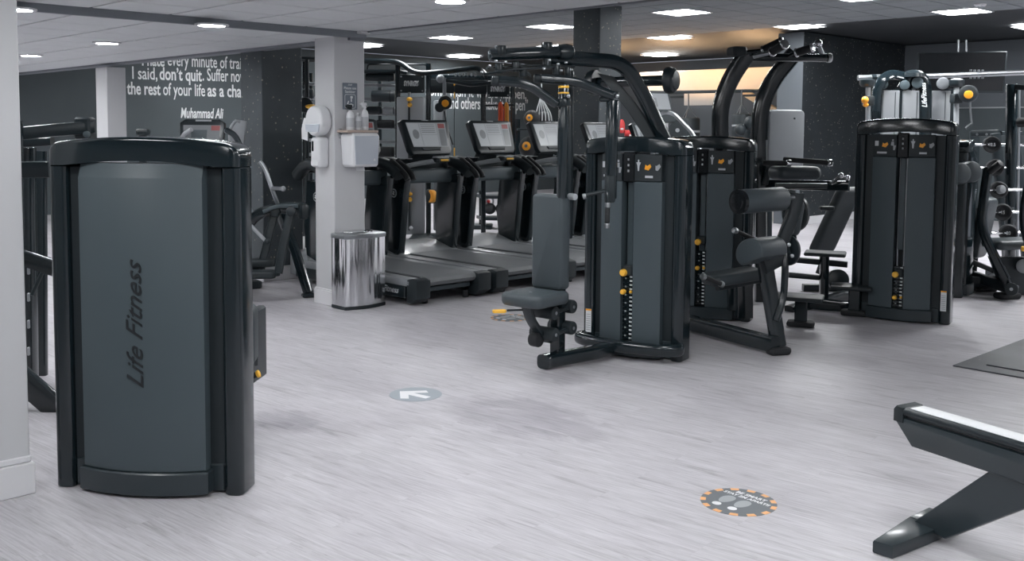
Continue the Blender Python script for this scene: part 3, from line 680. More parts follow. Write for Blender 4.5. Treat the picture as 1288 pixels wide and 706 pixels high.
q = MB(); q.bar([P(608, 94, 6.48), P(640, 88, 6.5), P(700, 84, 6.64)], .05, .018); q.bar([P(612, 86, 6.5), P(662, 82, 6.6), P(722, 84, 6.72)], .04, .014); q.bar([P(650, 78, 6.55), P(668, 96, 6.58)], .02, .02); part('cam_plate', q, 'black_satin', t)
q = MB()
for a, b in ((616, 84), (624, 78), (636, 79), (606, 92), (691, 77), (702, 82), (712, 80), (719, 89), (706, 90), (684, 88)): q.cyl(P(a, b, 6.47), P(a, b - 2.5, 6.47), .011, 8, .002)
part('bolt_heads', q, 'steel', t, kind='stuff')
for nm, pts, hx in (('left', [P(627, 102, 6.42), P(662, 104, 6.44), P(700, 131, 6.50)], (709, 6.52)), ('right', [P(680, 99, 6.58), P(724, 102, 6.62), P(772, 121, 6.68)], (770.5, 6.70))):
    q = MB(); q.sweep(fillet(pts, .10, 5), rrect(.055, .062, .02, 3)); part('swing_arm', q, 'black', t)
    q = MB(); q.cyl(pts[0] + (pts[0] - pts[1]).normalized() * .045, pts[0], .030, 14, .008); part('arm_end', q, 'black_matt', t)
    q = MB(); q.cyl(P(hx[0], 124 if nm == 'right' else 134, hx[1]), P(hx[0] - 1, 116 if nm == 'right' else 124, hx[1]), .05, 16, .01); q.box(P(hx[0] - 8, 125 if nm == 'right' else 130, hx[1]), (.10, .06, .035), 0, .01); hg = part('hinge', q, 'black_satin', t)
    q = MB(); q.cyl(P(hx[0] + 6, 121, hx[1] - .05), P(hx[0] + 6, 121, hx[1] - .07), .012, 10, .003); part('bolt', q, 'steel', hg)
    q = MB(); q.cyl(P(hx[0], 106 if nm == 'left' else 126, hx[1]), P(hx[0] - 2.5, 250, hx[1]), .034 if nm == 'left' else .042, 16, .006); vt = part('arm_tube', q, 'black', t)
    if nm == 'left':
        q = MB(); q.cyl(P(709, 108, 6.52), P(709, 111, 6.52), .036, 16, .002); q.cyl(P(708.8, 116, 6.52), P(708.8, 118, 6.52), .036, 16, .002); part('range_marker', q, 'yellow', vt)
q = MB(); q.cyl(P(716.5, 90, 6.78), P(714.5, 300, 6.78), .03, 14, .004); part('back_post', q, 'black_satin', t)
q = MB(); q.cyl(P(716, 247, 6.55), P(724, 248, 6.50), .022, 12, .006); part('grip_end', q, 'silver', t)
q = MB(); q.box(P(767, 238, 6.66), (.062, .06, .18), .3, .012, 2); part('handle_block', q, 'black_matt', t)
hd = [P(734, 247, 6.62), P(744, 244, 6.64), P(762, 240, 6.62), P(764.5, 246, 6.6), P(763.5, 286, 6.6)]
q = MB(); q.tube(hd, .013, 10, .03); hh = part('handle', q, 'black_satin', t)
q = MB(); q.cyl(P(764.5, 255, 6.6), P(764.4, 261, 6.6), .019, 12, .003); q.cyl(P(763.6, 281, 6.6), P(763.5, 287, 6.6), .019, 12, .003); q.cyl(P(733, 247.5, 6.62), P(737, 246.5, 6.62), .019, 12, .004); part('collar', q, 'steel', hh)
q = MB(); q.cyl(P(764.2, 262, 6.6), P(763.7, 280, 6.6), .017, 12, .002); part('grip', q, 'grip', hh)
q = MB(); q.prism(circ(.075, 20), P(862, 224, 7.1), Vector((.3, -1, 0)), Z, .06, .02, 3); part('side_cover', q, 'black', t)

# ---------------- 4. the abdominal machine with a roller pad
t = thing('abdominal_machine', 'black abdominal machine with a fat roller pad and leaning leg right of the fly machine', 'gym machine', (1.62, 8.42, 0), math.radians(-25))
tower(t, .82, .17, 1.428, 1.552, 'stack', (.66, .44))
def strut(t, name, m, p, q_, ww, hh, up=(0, 0, 1), rad=.012):
    b = MB(); b.bar([p, q_], ww, hh, rad=rad, up=up); return part(name, b, m, t)
g0, g1 = at(862, 416), at(975, 447)
strut(t, 'base_beam', 'black', g0 + Z * .075, g1 + Z * .075, .09, .11)
q = MB(); q.box(at(979, 446) + Z * .028, (.17, .10, .055), math.radians(15), .02, 2); part('foot', q, 'rubber', t)
LG = at(979, 444)
q = MB(); q.bar([LG + Z * .05, P(960, 318, LG.y + .06)], .075, .115, 0, .03, up=(1, 0, 0)); part('leaning_leg', q, 'black', t)
d0 = P(944, 318, 6.95); dax = (P(986, 309, 7.2) - d0).normalized(); dup = Vector((0, 0, 1)); dsd = dax.cross(dup).normalized()
pl = [(.125 * math.cos(a), .10 * math.sin(a)) for a in [math.radians(-38 + 256 * i / 18) for i in range(19)]]
ry = Matrix.Rotation(math.radians(-24), 3, dax)
q = MB(); q.prism(pl, d0 - dax * .02, ry @ dsd * -1, ry @ dup, .28, .014, 3); q2 = part('thigh_pad', q, 'vinyl_light', t)
r0, r1 = P(929, 254, 6.95), P(985, 250, 7.16)
q = MB(); q.cyl(r0, r1, .086, 28, .016); rp = part('roller_pad', q, 'vinyl_light', t)
q = MB(); q.lathe([(.086, .02), (.088, 0), (.086, -.012), (.062, -.014), (.058, -.026), (.04, -.03), (.001, -.03)], r0, r1 - r0, 28); part('end_cap', q, 'tv', rp)
q = MB(); q.sweep(fillet([P(1003, 243, 7.18), P(1000, 262, 7.18), P(978, 322, 7.16)], .05, 4), rrect(.035, .10, .012, 2), up=(1, 0, 0)); part('roller_arm', q, 'black', t)
q = MB(); q.cyl(P(988, 248, 7.15), P(1003, 248, 7.2), .022, 12, .004); part('roller_axle', q, 'steel', t)
q = MB(); q.sweep(fillet([P(1000, 242, 7.19), P(990, 243, 7.19), P(978, 246, 7.18)], .03, 3), rrect(.03, .03, .01, 2)); part('arm_cap', q, 'black_satin', t)
q = MB(); q.prism(rrect(.13, .28, .05, 4), P(1000, 275, 7.45), Vector((.8, -.6, 0)), Vector((.18, .12, 1)), .07, .025, 3); part('back_pad', q, 'vinyl_light', t)
q = MB(); q.prism(circ(.11, 24, .14), P(1003, 268, 7.60), Vector((.7, -.7, 0)), Z, .05, .01); part('cam', q, 'black_satin', t)
q = MB(); q.bar([P(1000, 300, 7.22), P(986, 296, 7.2), P(988, 330, 7.15), P(986, 375, 7.12), P(976, 404, 7.08)], .05, .04, .1, .015, up=(1, 0, 0)); part('curved_tube', q, 'black', t)
pv = P(994, 315, 7.22)
q = MB(); q.prism(circ(.085, 20, .11), pv, Vector((.75, -.66, 0)), Z, .03, .006); pp = part('pivot_plate', q, 'black_satin', t)
q = MB(); q.cyl(P(992, 308, 7.17), P(992.5, 308, 7.14), .014, 10, .003); q.cyl(P(996, 322, 7.18), P(996.5, 322, 7.15), .014, 10, .003); part('bolt', q, 'steel', pp)
sc = P(922, 349, 7.45)
q = MB(); q.prism(rrect(.44, .24, .05, 4), sc - Z * .035, Vector((.93, .36, .10)), Vector((-.36, .93, .0)), .085, .03, 3); part('seat', q, 'vinyl', t)
strut(t, 'seat_post', 'black', at(936, 418) + Z * .12, P(936, 352, at(936, 418).y), .10, .12)
strut(t, 'seat_post', 'black', at(921, 408) + Z * .12, P(921, 358, at(921, 408).y), .06, .08)
strut(t, 'seat_beam', 'black_satin', P(902, 362, 7.35), P(962, 350, 7.5), .05, .05)
for a, b in (((884, 348, 7.05), (908, 358, 7.2)), ((924, 290, 7.2), (952, 303, 7.3))):
    q = MB(); q.cyl(P(*a), P(*b), .017, 12, .004); hh = part('handle', q, 'grip', t)
    a_, b_ = P(*a), P(*b); dd = (b_ - a_).normalized()
    q = MB(); q.cyl(a_ - dd * .012, a_ + dd * .022, .023, 12, .005); q.cyl(b_ - dd * .022, b_ + dd * .01, .023, 12, .005); part('collar', q, 'steel', hh)
strut(t, 'thigh_bracket', 'black_satin', P(960, 335, 7.08), P(992, 318, 7.2), .05, .12)

# ---------------- 5. the chin and dip machine on the right
L_, R_ = at(1071, 397), at(1191.5, 409.5)
c = (L_ + R_) / 2
t = thing('assisted_chin_dip_machine', 'tall black assisted chin and dip machine with step plates and curved overhead handle posts', 'gym machine', c, math.atan2(R_.y - L_.y, R_.x - L_.x))
wr = (R_ - L_).length + .03
tower(t, wr, .19, 1.575, 1.712, 'stack', (.40, .205), sticker=(wr / 2 - .052, .20), plates=12)
def step(px, py, fy, D_, wpx, label=None, rz=math.radians(-20)):
    base = at(px + 3, fy); top = P(px, py, base.y)
    q = MB(); q.box(Vector((base.x, base.y, .025)), (.22, .12, .05), rz, .02, 2); q2 = part('step_foot', q, 'rubber', t)
    q = MB(); q.box(Vector((base.x, base.y, top.z / 2)), (.10, .07, top.z - .02), rz, .01); part('step_post', q, 'black', t)
    q = MB(); q.box(Vector((top.x, top.y, top.z)), (wpx * base.y / FOC, .26, .035), rz, .012, 2); part('step_plate', q, 'black_matt', t)
step(1004, 374, 411, 0, 62)
step(1071, 361, 397, 0, 50)
b0 = at(1040, 392)
q = MB(); q.box(P(1038, 319, 9.0), (.36, .28, .03), math.radians(-20), .01); part('upper_step_plate', q, 'black_matt', t)
strut(t, 'upper_step_post', 'black', P(1037, 321, 9.0), P(1036, 384, 9.0), .085, .07)
strut(t, 'base_beam', 'black', P(1000, 378, 8.95), P(1075, 388, 8.8), .10, .10); strut(t, 'base_beam', 'black', P(992, 392, 8.75), P(1066, 372, 9.3), .09, .10)
strut(t, 'lever_arm', 'black_satin', P(992, 326, 9.3), P(1066, 333, 9.1), .05, .055); strut(t, 'lever_arm', 'black_satin', P(992, 346, 9.2), P(1062, 352, 9.1), .05, .05)
q = MB(); q.cyl(P(1055, 352, 9.0), P(1052, 352, 9.1), .095, 24, .01); part('guide_wheel', q, 'black_satin', t)
for A in ([(906, 176, 9.0), (906, 132, 9.0), (919, 98, 9.0), (941, 66, 8.95)], [(955, 176, 9.3), (957, 132, 9.3), (972, 100, 9.3), (1000, 66, 9.25)]):
    q = MB(); q.bar([P(*p) for p in A], .10, .155, .25, .04, up=(1, 0, 0)); part('curved_post', q, 'black', t)
strut(t, 'post_foot', 'black', P(906, 172, 9.0), P(907, 398, 9.0), .12, .10); strut(t, 'post_foot', 'black', P(955, 172, 9.3), P(956, 392, 9.3), .12, .10)
q = MB(); q.box(P(927, 65, 8.93), (.14, .16, .085), .3, .025, 2); part('post_head', q, 'black_matt', t)
q = MB(); q.cyl(P(942, 72, 8.95), P(1043, 73, 9.1), .036, 16, .006); cb = part('cross_bar', q, 'black', t)
q = MB(); q.cyl(P(1040, 73, 9.09), P(1045, 73, 9.1), .042, 16, .008); part('end_cap', q, 'steel', cb)
for pts, g in (([(938, 66, 8.9), (958, 64, 8.9), (983, 52, 8.8)], (.30, 1)), ([(948, 71, 8.85), (970, 66, 8.75), (987, 56, 8.6)], (.55, 1)), ([(990, 72, 9.0), (1000, 67, 9.0), (1022, 60, 8.9)], (.25, 1)), ([(1036, 72, 9.1), (1031, 60, 9.1), (1029, 55, 9.1)], None)):
    pp = [P(*p) for p in pts]; q = MB(); q.tube(pp, .020, 12, .04); hd = part('chin_handle', q, 'steel' if g is None or pts[0][0] == 948 else 'black', t)
    if g:
        a_ = pp[1] + (pp[2] - pp[1]) * .15; q = MB(); q.cyl(a_, pp[2] - (pp[2] - pp[1]) * .05, .036, 14, .006); part('grip', q, 'grip', hd)
        q = MB(); q.cyl(a_ - (pp[2] - pp[1]) * .12, a_, .044, 14, .006); q.cyl(pp[2] - (pp[2] - pp[1]) * .06, pp[2] + (pp[2] - pp[1]) * .08, .044, 14, .008); part('collar', q, 'chrome', hd)
    else:
        q = MB(); q.ball(pp[2], .04, 14); part('knob', q, 'chrome', hd)
q = MB(); q.prism(rrect(.42, .30, .08, 5), P(999, 226, 8.9), Vector((.97, .24, 0)), Vector((-.24, .97, 0)), .12, .05, 4); part('knee_pad', q, 'vinyl', t)
strut(t, 'knee_bracket', 'black_satin', P(975, 234, 9.0), P(1040, 234, 8.9), .10, .05)
for a, b in (((960, 205, 8.9), (992, 205.5, 8.8)), ((986, 200.5, 9.3), (1044, 205, 9.0))):
    q = MB(); q.cyl(P(*a), P(*b), .024, 14, .004); hd = part('dip_handle', q, 'grip', t)
    q = MB(); q.cyl(P(b[0] - 3, b[1], b[2]), P(b[0] + 3, b[1], b[2]), .032, 14, .008); part('handle_tip', q, 'chrome', hd)
strut(t, 'dip_beam', 'black', P(960, 232, 9.3), P(1068, 234, 8.9), .06, .09)
q = MB(); q.tube([P(1045, 231, 8.85), P(1057, 222, 8.85)], .014, 10); q.ball(P(1058, 221, 8.85), .026, 12); q.ball(P(1066, 224, 8.9), .026, 12); part('adjuster', q, 'chrome', t)
strut(t, 'dip_brace', 'black_satin', P(968, 208, 9.2), P(962, 232, 9.2), .05, .05)

# ---------------- 6. padded bench back between the chin machine and the dark wall
t = thing('incline_bench', 'black incline bench back leaning behind the upper step plate of the chin machine', 'bench', P(1040, 330, 9.9).xy.to_3d())
q = MB(); q.prism(rrect(.27, .70, .06, 5), P(1046, 275, 9.8), Vector((.92, .38, 0)), Vector((.36, -.10, .92)), .11, .04, 4); part('back_pad', q, 'vinyl', t)
strut(t, 'frame', 'black_satin', P(1030, 345, 9.9), P(1064, 250, 9.95), .06, .06); strut(t, 'frame', 'black_satin', Vector((P(1010, 352, 9.9).x, 9.9, .04)), Vector((P(1085, 352, 9.9).x, 9.9, .04)), .07, .07)
q = MB(); q.box(P(1040, 262, 9.6), (.14, .08, .04), 0, .015, 2); part('arm_rest', q, 'black_matt', t)

# ---------------- 7. black tower seen edge-on beyond the chin machine, with its rollers
t = thing('leg_machine', 'narrow black tower seen edge-on with two fat foam rollers beside the chin machine', 'gym machine', (4.50, 9.85, 0), math.radians(64))
tower(t, .70, .22, 1.41, 1.53, 'plain', panel='black')
for i, (a, b) in enumerate((((1198, 219, 9.3), (1211, 218, 9.15)), ((1212, 217, 9.45), (1225, 216, 9.3)))):
    q = MB(); q.cyl(P(*a), P(*b), .10, 26, .03); part('roller_pad', q, 'vinyl_light', t)
q = MB(); q.cyl(P(1196, 219, 9.4), P(1222, 217, 9.4), .02, 10); part('roller_axle', q, 'steel', t)

# ================================================================== TREADMILLS
def treadmill():
    t = thing('treadmill', 'treadmill', 'treadmill', (0, 0, 0), 0, 'treadmills in a row facing the back wall')
    B = lambda n, q, m, p=None, **kw: part(n, q, m, p or t, world=False, **kw)
    hw = .46
    for s in (-1, 1):
        q = MB(); q.box((s * (hw - .075), 1.02, .205), (.15, 1.9, .07), 0, .018, 2); B('side_rail', q, 'hood')
        q = MB(); q.box((s * (hw - .05), 1.05, .12), (.10, 1.8, .12), 0, .01); B('side_skirt', q, 'black_satin')
        q = MB(); q.prism([(-.02, .075), (.05, .025), (.13, .025), (.13, .235), (.05, .25), (-.02, .235)], (s * (hw - .085) - .085, 0, 0), YH, Z, .17, .016, 2); B('rear_end_cap', q, 'black_matt')
        q = MB(); q.cyl((s * .25, .12, 0), (s * .25, .12, .07), .03, 12, .004); B('foot', q, 'rubber')
    q = MB(); sec = [(.07, .16), (.03, .175), (.012, .205), (.03, .238), (.07, .25), (.3, .25), (1.62, .25), (1.62, .235), (.08, .235), (.08, .16)]
    q.prism(sec, (-.29, 0, 0), YH, Z, .58, .002); B('running_belt', q, 'belt')
    q = MB(); q.box((0, .11, .13), (.56, .06, .045), 0, .008); B('rear_bar', q, 'shroud')
    q = MB(); q.prism([(1.50, .245), (1.58, .268), (1.80, .325), (2.05, .325), (2.13, .28), (2.13, .06), (1.50, .06)], (-.42, 0, 0), YH, Z, .84, .03, 3); B('motor_hood', q, 'hood')
    for s in (-1, 1):
        q = MB(); q.prism([(1.54, .22), (1.80, .16), (1.86, .6), (1.80, 1.06), (1.42, 1.10), (1.46, .85), (1.50, .5)], (s * .375 - .045, 0, 0), YH, Z, .09, .025, 3); up = B('upright', q, 'black')
        q = MB(); q.prism([(1.44, .20), (1.58, .255), (1.80, .20), (1.80, .12), (1.44, .12)], (s * .375 - .06, 0, 0), YH, Z, .12, .015, 2); B('upright_boot', q, 'black_matt')
        q = MB(); q.cyl((s * .418, 1.62, .90), (s * .426, 1.62, .90), .048, 20, .003); lg = B('badge', q, 'silver', up)
        q = MB(); q.cyl((s * .424, 1.62, .90), (s * .4275, 1.62, .90), .036, 20, .001); B('badge_face', q, 'black_matt', up)
        q = MB()
        q.prism([(.012, .018), (.018, .010), (-.006, -.002), (.016, -.008), (.014, -.018), (-.014, -.012), (-.016, -.004), (.006, .006), (-.012, .010), (-.010, .018)], (s * .4275, 1.62, .90), YH * s, Z, .002); B('badge_mark', q, 'letter', up)
        q = MB(); q.sweep(fillet([(s * .43, 1.94, 1.10), (s * .43, 1.76, 1.235), (s * .43, 1.55, 1.21), (s * .43, 1.36, 1.105)], .16, 5), rrect(.125, .12, .05, 4)); B('arm', q, 'black_matt')
        q = MB(); q.tube([(s * .45, 1.52, 1.25), (s * .45, 1.38, 1.175), (s * .45, 1.27, 1.10), (s * .45, 1.25, 1.06)], .030, 12, .08); B('handrail', q, 'grip')
    q = MB(); q.prism(rrect(.11, .155, .03, 3), (-.42, 1.60, 1.075), YH, Z, .84, .006); B('cross_bar', q, 'shroud')
    q = MB(); q.prism([(1.62, 1.14), (1.98, 1.12), (2.0, 1.24), (1.75, 1.26)], (-.36, 0, 0), YH, Z, .72, .02, 2); B('tray', q, 'black_matt')
    for s in (-1, 1):
        q = MB(); q.tube([(s * .34, 1.66, 1.155), (s * .22, 1.52, 1.21), (s * .07, 1.36, 1.245)], .026, 12, .1); B('control_arm', q, 'silver' if s < 0 else 'black_matt')
        for j in range(2):
            q = MB(); q.box((s * (.16 + .1 * j), 1.73, 1.262), (.012, .20, .012), 0, .004); B('tray_rib', q, 'silver')
    q = MB(); q.box((0, 1.35, 1.255), (.19, .13, .05), 0, .02, 2); pod = B('control_pod', q, 'black_matt')
    q = MB(); q.box((0, 1.345, 1.283), (.155, .10, .008), 0, .003); B('pod_face', q, 'silver_light', pod)
    q = MB(); q.box((.0, 1.278, 1.256), (.11, .012, .022), 0, .005); B('stop_key', q, 'yellow', pod)
    # screen leaning away from the runner
    th = math.radians(21); uy = Vector((0, math.sin(th), math.cos(th))); O = Vector((0, 1.57, 1.475))
    q = MB(); q.sweep([(0, 1.74, 1.18), (0, 1.64, 1.36)], rrect(.30, .07, .02, 2), up=(0, 1, 0)); B('screen_stalk', q, 'black_matt')
    poly = [(-.26, -.20), (.26, -.20), (.30, -.15), (.335, .18), (.30, .205), (-.30, .205), (-.335, .18), (-.30, -.15)]
    q = MB(); q.prism(poly, O + Vector((0, .05, -.0)), XH, uy, .075, .018, 2); sc = B('screen_housing', q, 'black_satin')
    q = MB(); q.prism([(-.24, -.115), (.245, -.115), (.28, .165), (-.275, .165)], O + Vector((0, .05, 0)), XH, uy, .002, t0=.075); B('screen', q, 'screen', sc)
    def scr(x0, x1, y0, y1, m, tt=.0775):
        f = lambda x, y: (x * (1 + .12 * (y + .115) / .28), y)
        b = MB(); b.prism([f(x0, y0), f(x1, y0), f(x1, y1), f(x0, y1)], O + Vector((0, .05, 0)), XH, uy, .001, t0=tt); B('screen_tile', b, m, sc)
    scr(-.235, -.10, -.105, .155, 'screen_tile'); scr(-.085, .12, .03, .155, 'screen_tile'); scr(-.085, .12, -.105, .02, 'screen_tile'); scr(.15, .235, .10, .155, 'screen_red'); scr(.15, .235, -.105, .09, 'screen_dark')
    for i in range(5): scr(-.075, .10, .135 - .022 * i, .143 - .022 * i, 'screen_dark', .079)
    b = MB(); b.prism([(.045 * math.cos(a), .055 * math.sin(a)) for a in [2 * PI * i / 20 for i in range(20)]], O + Vector((-.17, .05, 0)) + uy * .03, XH, uy, .001, t0=.079); B('screen_dial', b, 'screen_dark', sc)
    b = MB(); b.prism([(-.12, -.16), (.12, -.16), (.14, -.125), (-.14, -.125)], O + Vector((0, .05, 0)), XH, uy, .02, .006, t0=.07); B('screen_lip', b, 'black_matt', sc)
    b = MB(); b.prism([(-.05, .188), (.05, .188), (.05, .196), (-.05, .196)], O + Vector((0, .05, 0)), XH, uy, .001, t0=.0755); B('screen_badge', b, 'silver', sc)
    text('rail_lettering', 'Life Fitness', .080, (-hw - .002, .60, .100), (0, -1, 0), (0, 0, 1), 'silver_light', t, 1.0, .001, .3, world=False)
    return t
TL = ['treadmill nearest the white pillar, its console hidden behind the paper towel box', 'second treadmill from the white pillar, its screen just right of the cable tower',
      'third treadmill from the white pillar, screen in front of the lettered wall', 'fourth treadmill from the white pillar, half hidden by the upright padded seat',
      'fifth treadmill from the white pillar, screen showing left of the fly machine tower', 'treadmill farthest from the white pillar, seen only behind the fly machine boom']
tm = treadmill()
R45 = math.radians(44.5)
for i, lab in enumerate(TL):
    o = tm if i == 0 else copy_tree(tm)
    place(o, Vector((-.53, 9.14, 0)) + Vector((.70, .685, 0)) * i, R45); o['label'] = lab

# ================================================================== THE WHITE PILLAR AND WHAT HANGS ON IT
NL, NR = -E1, -E2                                   # outward normals of its left and right faces
def onL(s, z): return PIL + E2 * s + Z * z          # a point on the left face, s from the front edge
def onR(s, z): return PIL + E1 * s + Z * z
c = onL(.155, 1.655)
t = thing('paper_dispenser', 'round white paper roll dispenser with a smoky window and a loose sheet on the pillar', 'dispenser', c, ROOM)
q = MB(); q.prism(circ(.135, 32), c, E2 * -1, Z, .125, .03, 4, t0=.0); part('body', q, 'white', t)
q = MB(); q.prism([(-.10, -.10), (.10, -.10), (.115, -.03), (-.115, -.03)], c, E2 * -1, Z, .012, .004, t0=.12); part('window', q, 'frost', t)
q = MB(); q.sweep([c + NL * .11 + E2 * .11 + Z * .02, c + NL * .13 + E2 * .12 - Z * .08, c + NL * .12 + E2 * .135 - Z * .17], rrect(.10, .004, .001, 1), up=NL); part('paper_sheet', q, 'white', t)
c = onL(.15, 1.375)
t = thing('soap_dispenser', 'tall white soap dispenser with a dark slot below the round paper dispenser', 'dispenser', c, ROOM)
q = MB(); q.prism(rrect(.145, .265, .03, 4), c, E2 * -1, Z, .105, .02, 3); part('body', q, 'white', t)
q = MB(); q.prism(rrect(.030, .095, .012, 3), c + E2 * .035 + Z * .055, E2 * -1, Z, .006, .002, t0=.101); part('sight_glass', q, 'tv', t)
q = MB(); q.prism(rrect(.12, .05, .015, 3), c - Z * .095, E2 * -1, Z, .012, .004, t0=.098); part('push_bar', q, 'white', t)
c = onR(.205, 1.40)
t = thing('paper_towel_box', 'grey and white paper towel box under the bottle shelf on the pillar', 'dispenser', c, ROOM)
q = MB(); q.prism([(-.135, -.13), (-.12, -.15), (.12, -.15), (.135, -.13), (.15, .12), (.13, .15), (-.13, .15), (-.15, .12)], c, E1, Z, .20, .03, 3); part('body', q, 'white', t)
q = MB(); q.prism([(-.118, -.125), (.118, -.125), (.130, .125), (-.130, .125)], c, E1, Z, .012, .006, 2, t0=.195); part('front_cover', q, 'frost', t)
q = MB(); q.prism([(-.014, -.01), (.014, -.01), (0, .014)], c + E1 * .08 - Z * .085, E1, Z, .002, t0=.2065); part('mark', q, 'white', t)
q = MB(); q.sweep([c + NR * .09 - Z * .14, c + NR * .10 - Z * .165, c + NR * .105 - Z * .185], rrect(.09, .004, .001, 1), up=NR); part('paper_sheet', q, 'white', t)
SH = 1.575
c = onR(.18, SH)
t = thing('bottle_shelf', 'short pale timber shelf on the pillar holding the spray bottles', 'shelf', c, ROOM)
q = MB(); q.box(c + NR * .085 - Z * .011 + E1 * .01, (.33, .17, .022), ROOM, .004); part('board', q, 'timber', t)
for s in (-.12, .11):
    q = MB(); q.box(c + E1 * s + NR * .008 - Z * .03, (.02, .014, .09), ROOM, .002); q.box(c + E1 * s + NR * .06 - Z * .026, (.02, .10, .008), ROOM, .002); part('bracket', q, 'steel', t)
def bottle(p, h, r, name, lab, head, hm):
    t = thing(name, lab, 'bottle', p, ROOM, 'bottles on the pillar shelf')
    q = MB(); q.lathe([(r * .9, 0), (r, .006), (r, h * .62), (r * .8, h * .74), (r * .36, h * .82), (r * .36, h * .9)], p, Z, 18); part('body', q, 'white', t)
    q = MB(); q.lathe([(r + .0008, h * .14), (r + .0008, h * .52)], p, Z, 18); part('label', q, 'silver_light', t)
    if head == 'spray':
        q = MB(); q.cyl(p + Z * h * .86, p + Z * h * .95, r * .45, 12, .002); q.box(p + Z * h * 1.02 - E1 * .008, (.055, .022, .03), ROOM, .006); q.bar([p + Z * h * .98 - E1 * .02, p + Z * h * .90 - E1 * .028], .008, .008, rad=.002); q.cyl(p + Z * h * 1.03 - E1 * .034, p + Z * h * 1.03 - E1 * .048, .007, 10); part('spray_head', q, hm, t)
    else:
        q = MB(); q.cyl(p + Z * h * .86, p + Z * h * 1.0, r * .42, 12, .002); part('cap', q, hm, t)
bottle(onR(.115, SH) + NR * .08, .205, .036, 'spray_bottle', 'white spray bottle with a black trigger head at the left of the pillar shelf', 'spray', 'black_matt')
bottle(onR(.185, SH) + NR * .09, .155, .020, 'pump_bottle', 'slim white bottle between the two spray bottles on the pillar shelf', 'cap', 'white')
bottle(onR(.225, SH) + NR * .07, .155, .020, 'pump_bottle', 'slim white bottle next to the white headed spray bottle on the shelf', 'cap', 'white')
bottle(onR(.265, SH) + NR * .085, .225, .034, 'spray_bottle', 'white spray bottle with a white trigger head at the right of the pillar shelf', 'spray', 'white')
c = onR(.165, 1.875)
t = thing('wall_sign', 'slate hand sanitiser sign with a white hand pictogram on the white pillar', 'sign', c, ROOM)
q = MB(); q.prism(rrect(.155, .235, .004, 1), c, E1, Z, .006, .001); part('plate', q, 'sign', t)
f_ = c + NR * .0065
for body, s_, z in (('STOP', .018, .095), ('Please use', .032, .062), ('Sanitiser', .032, .030)):
    text('lettering', body, s_, f_ + Z * z, E1, Z, 'letter', t, 1.0, .0004, 0, 'CENTER', thick=.0006)
q = MB(); fr = rrect(.115, .125, .015, 3); fi = rrect(.107, .117, .012, 3); q.loops([[f_ - Z * .045 + E1 * a + Z * b for a, b in fr], [f_ - Z * .045 + NR * .001 + E1 * a + Z * b for a, b in fr], [f_ - Z * .045 + NR * .001 + E1 * a + Z * b for a, b in fi], [f_ - Z * .045 + E1 * a + Z * b for a, b in fi]], cap=False); part('border', q, 'letter', t)
q = MB(); q.prism(rrect(.026, .022, .006, 2), f_ - Z * .008 + E1 * .015, E1, Z, .001); q.prism(rrect(.012, .03, .003, 2), f_ - Z * .035 + E1 * .012, E1, Z, .001); q.prism([(-.035, -.02), (.03, -.02), (.035, .0), (.01, .008), (-.03, -.004)], f_ - Z * .072, E1, Z, .001); q.prism([(-.035, -.01), (-.02, .02), (-.012, .018), (-.02, -.01)], f_ - Z * .06, E1, Z, .001); part('pictogram', q, 'letter', t)
# --- the bin
a0 = at(434, 391); ew = E1
t = thing('waste_bin', 'brushed steel waste bin with a bowed front standing against the white pillar', 'bin', a0 + E1 * .2 + E2 * .1, ROOM)
W_, D_ = .43, .205
def binpoly(g=0.0, n=12):
    pts = [(-.03 - g, .03), (-.0 - g, -.012 - g * .6)]
    pts = [(0 - g, D_ + g), (0 - g, .02)] + [(W_ * i / n + (g if i == n else (-g if i == 0 else 0)), -.0 - .045 * math.sin(PI * i / n) - g) for i in range(n + 1)] + [(W_ + g, D_ + g)]
    return pts
q = MB(); q.prism(binpoly(), a0 + Z * .028, E1, E2, .60, .004); part('body', q, 'brushed', t)
q = MB(); q.prism(binpoly(.003), a0, E1, E2, .030, .004); part('base', q, 'black_matt', t)
q = MB(); q.prism(binpoly(.006), a0 + Z * .622, E1, E2, .045, .010, 2); lid = part('lid', q, 'steel', t)
q = MB(); q.prism(rrect(.26, .16, .04, 4), a0 + E1 * W_ / 2 + E2 * .12 + Z * .668, E1, E2, .010, .004, 2); part('flap', q, 'brushed', lid)

# ================================================================== THE RIG BEHIND THE TREADMILLS
def T(t, name, m, pts, r, fil=0.0, n=10, parent=None, **kw):
    q = MB(); q.tube([P(*p) for p in pts], r, n, fil); return part(name, q, m, parent or t, **kw)
def Bm(t, name, m, pts, ww, hh, fil=0.0, rad=.012, up=(0, 0, 1), parent=None):
    q = MB(); q.bar([P(*p) for p in pts], ww, hh, fil, rad, up); return part(name, q, m, parent or t)
def ground(px, D_): v = P(px, 300, D_); v.z = 0; return v
def post(t, px, ytop, D_, m='black', ww=.08, hh=.08, name='post', z0=0.0, px0=None):
    a = ground(px0 or px, D_); a.z = z0; b = P(px, ytop, D_); q = MB(); q.bar([a, b], ww, hh); return part(name, q, m, t)
RD = 14.4
t = thing('training_rig', 'tall black training rig with grey cable towers and monkey bars behind the treadmill screens', 'training rig', ground(560, RD))
for px, y0, D_ in ((500.5, 82, RD), (539, 80, RD), (608, 98, RD + .2), (645, 103, RD + .2), (384, 72, RD + .2)): post(t, px, y0, D_, name='upright', ww=.07 if px < 530 else .10, hh=.07)
T(t, 'top_rail', 'black_satin', [(372, 74, RD + .2), (455, 77, RD), (503, 77, RD), (521, 93, RD - .2), (560, 90, RD - .1), (602, 85, RD), (612, 96, RD + .1)], .038, .35)
T(t, 'top_rail', 'black_satin', [(458, 90, RD), (502, 90, RD), (512, 92, RD)], .030)
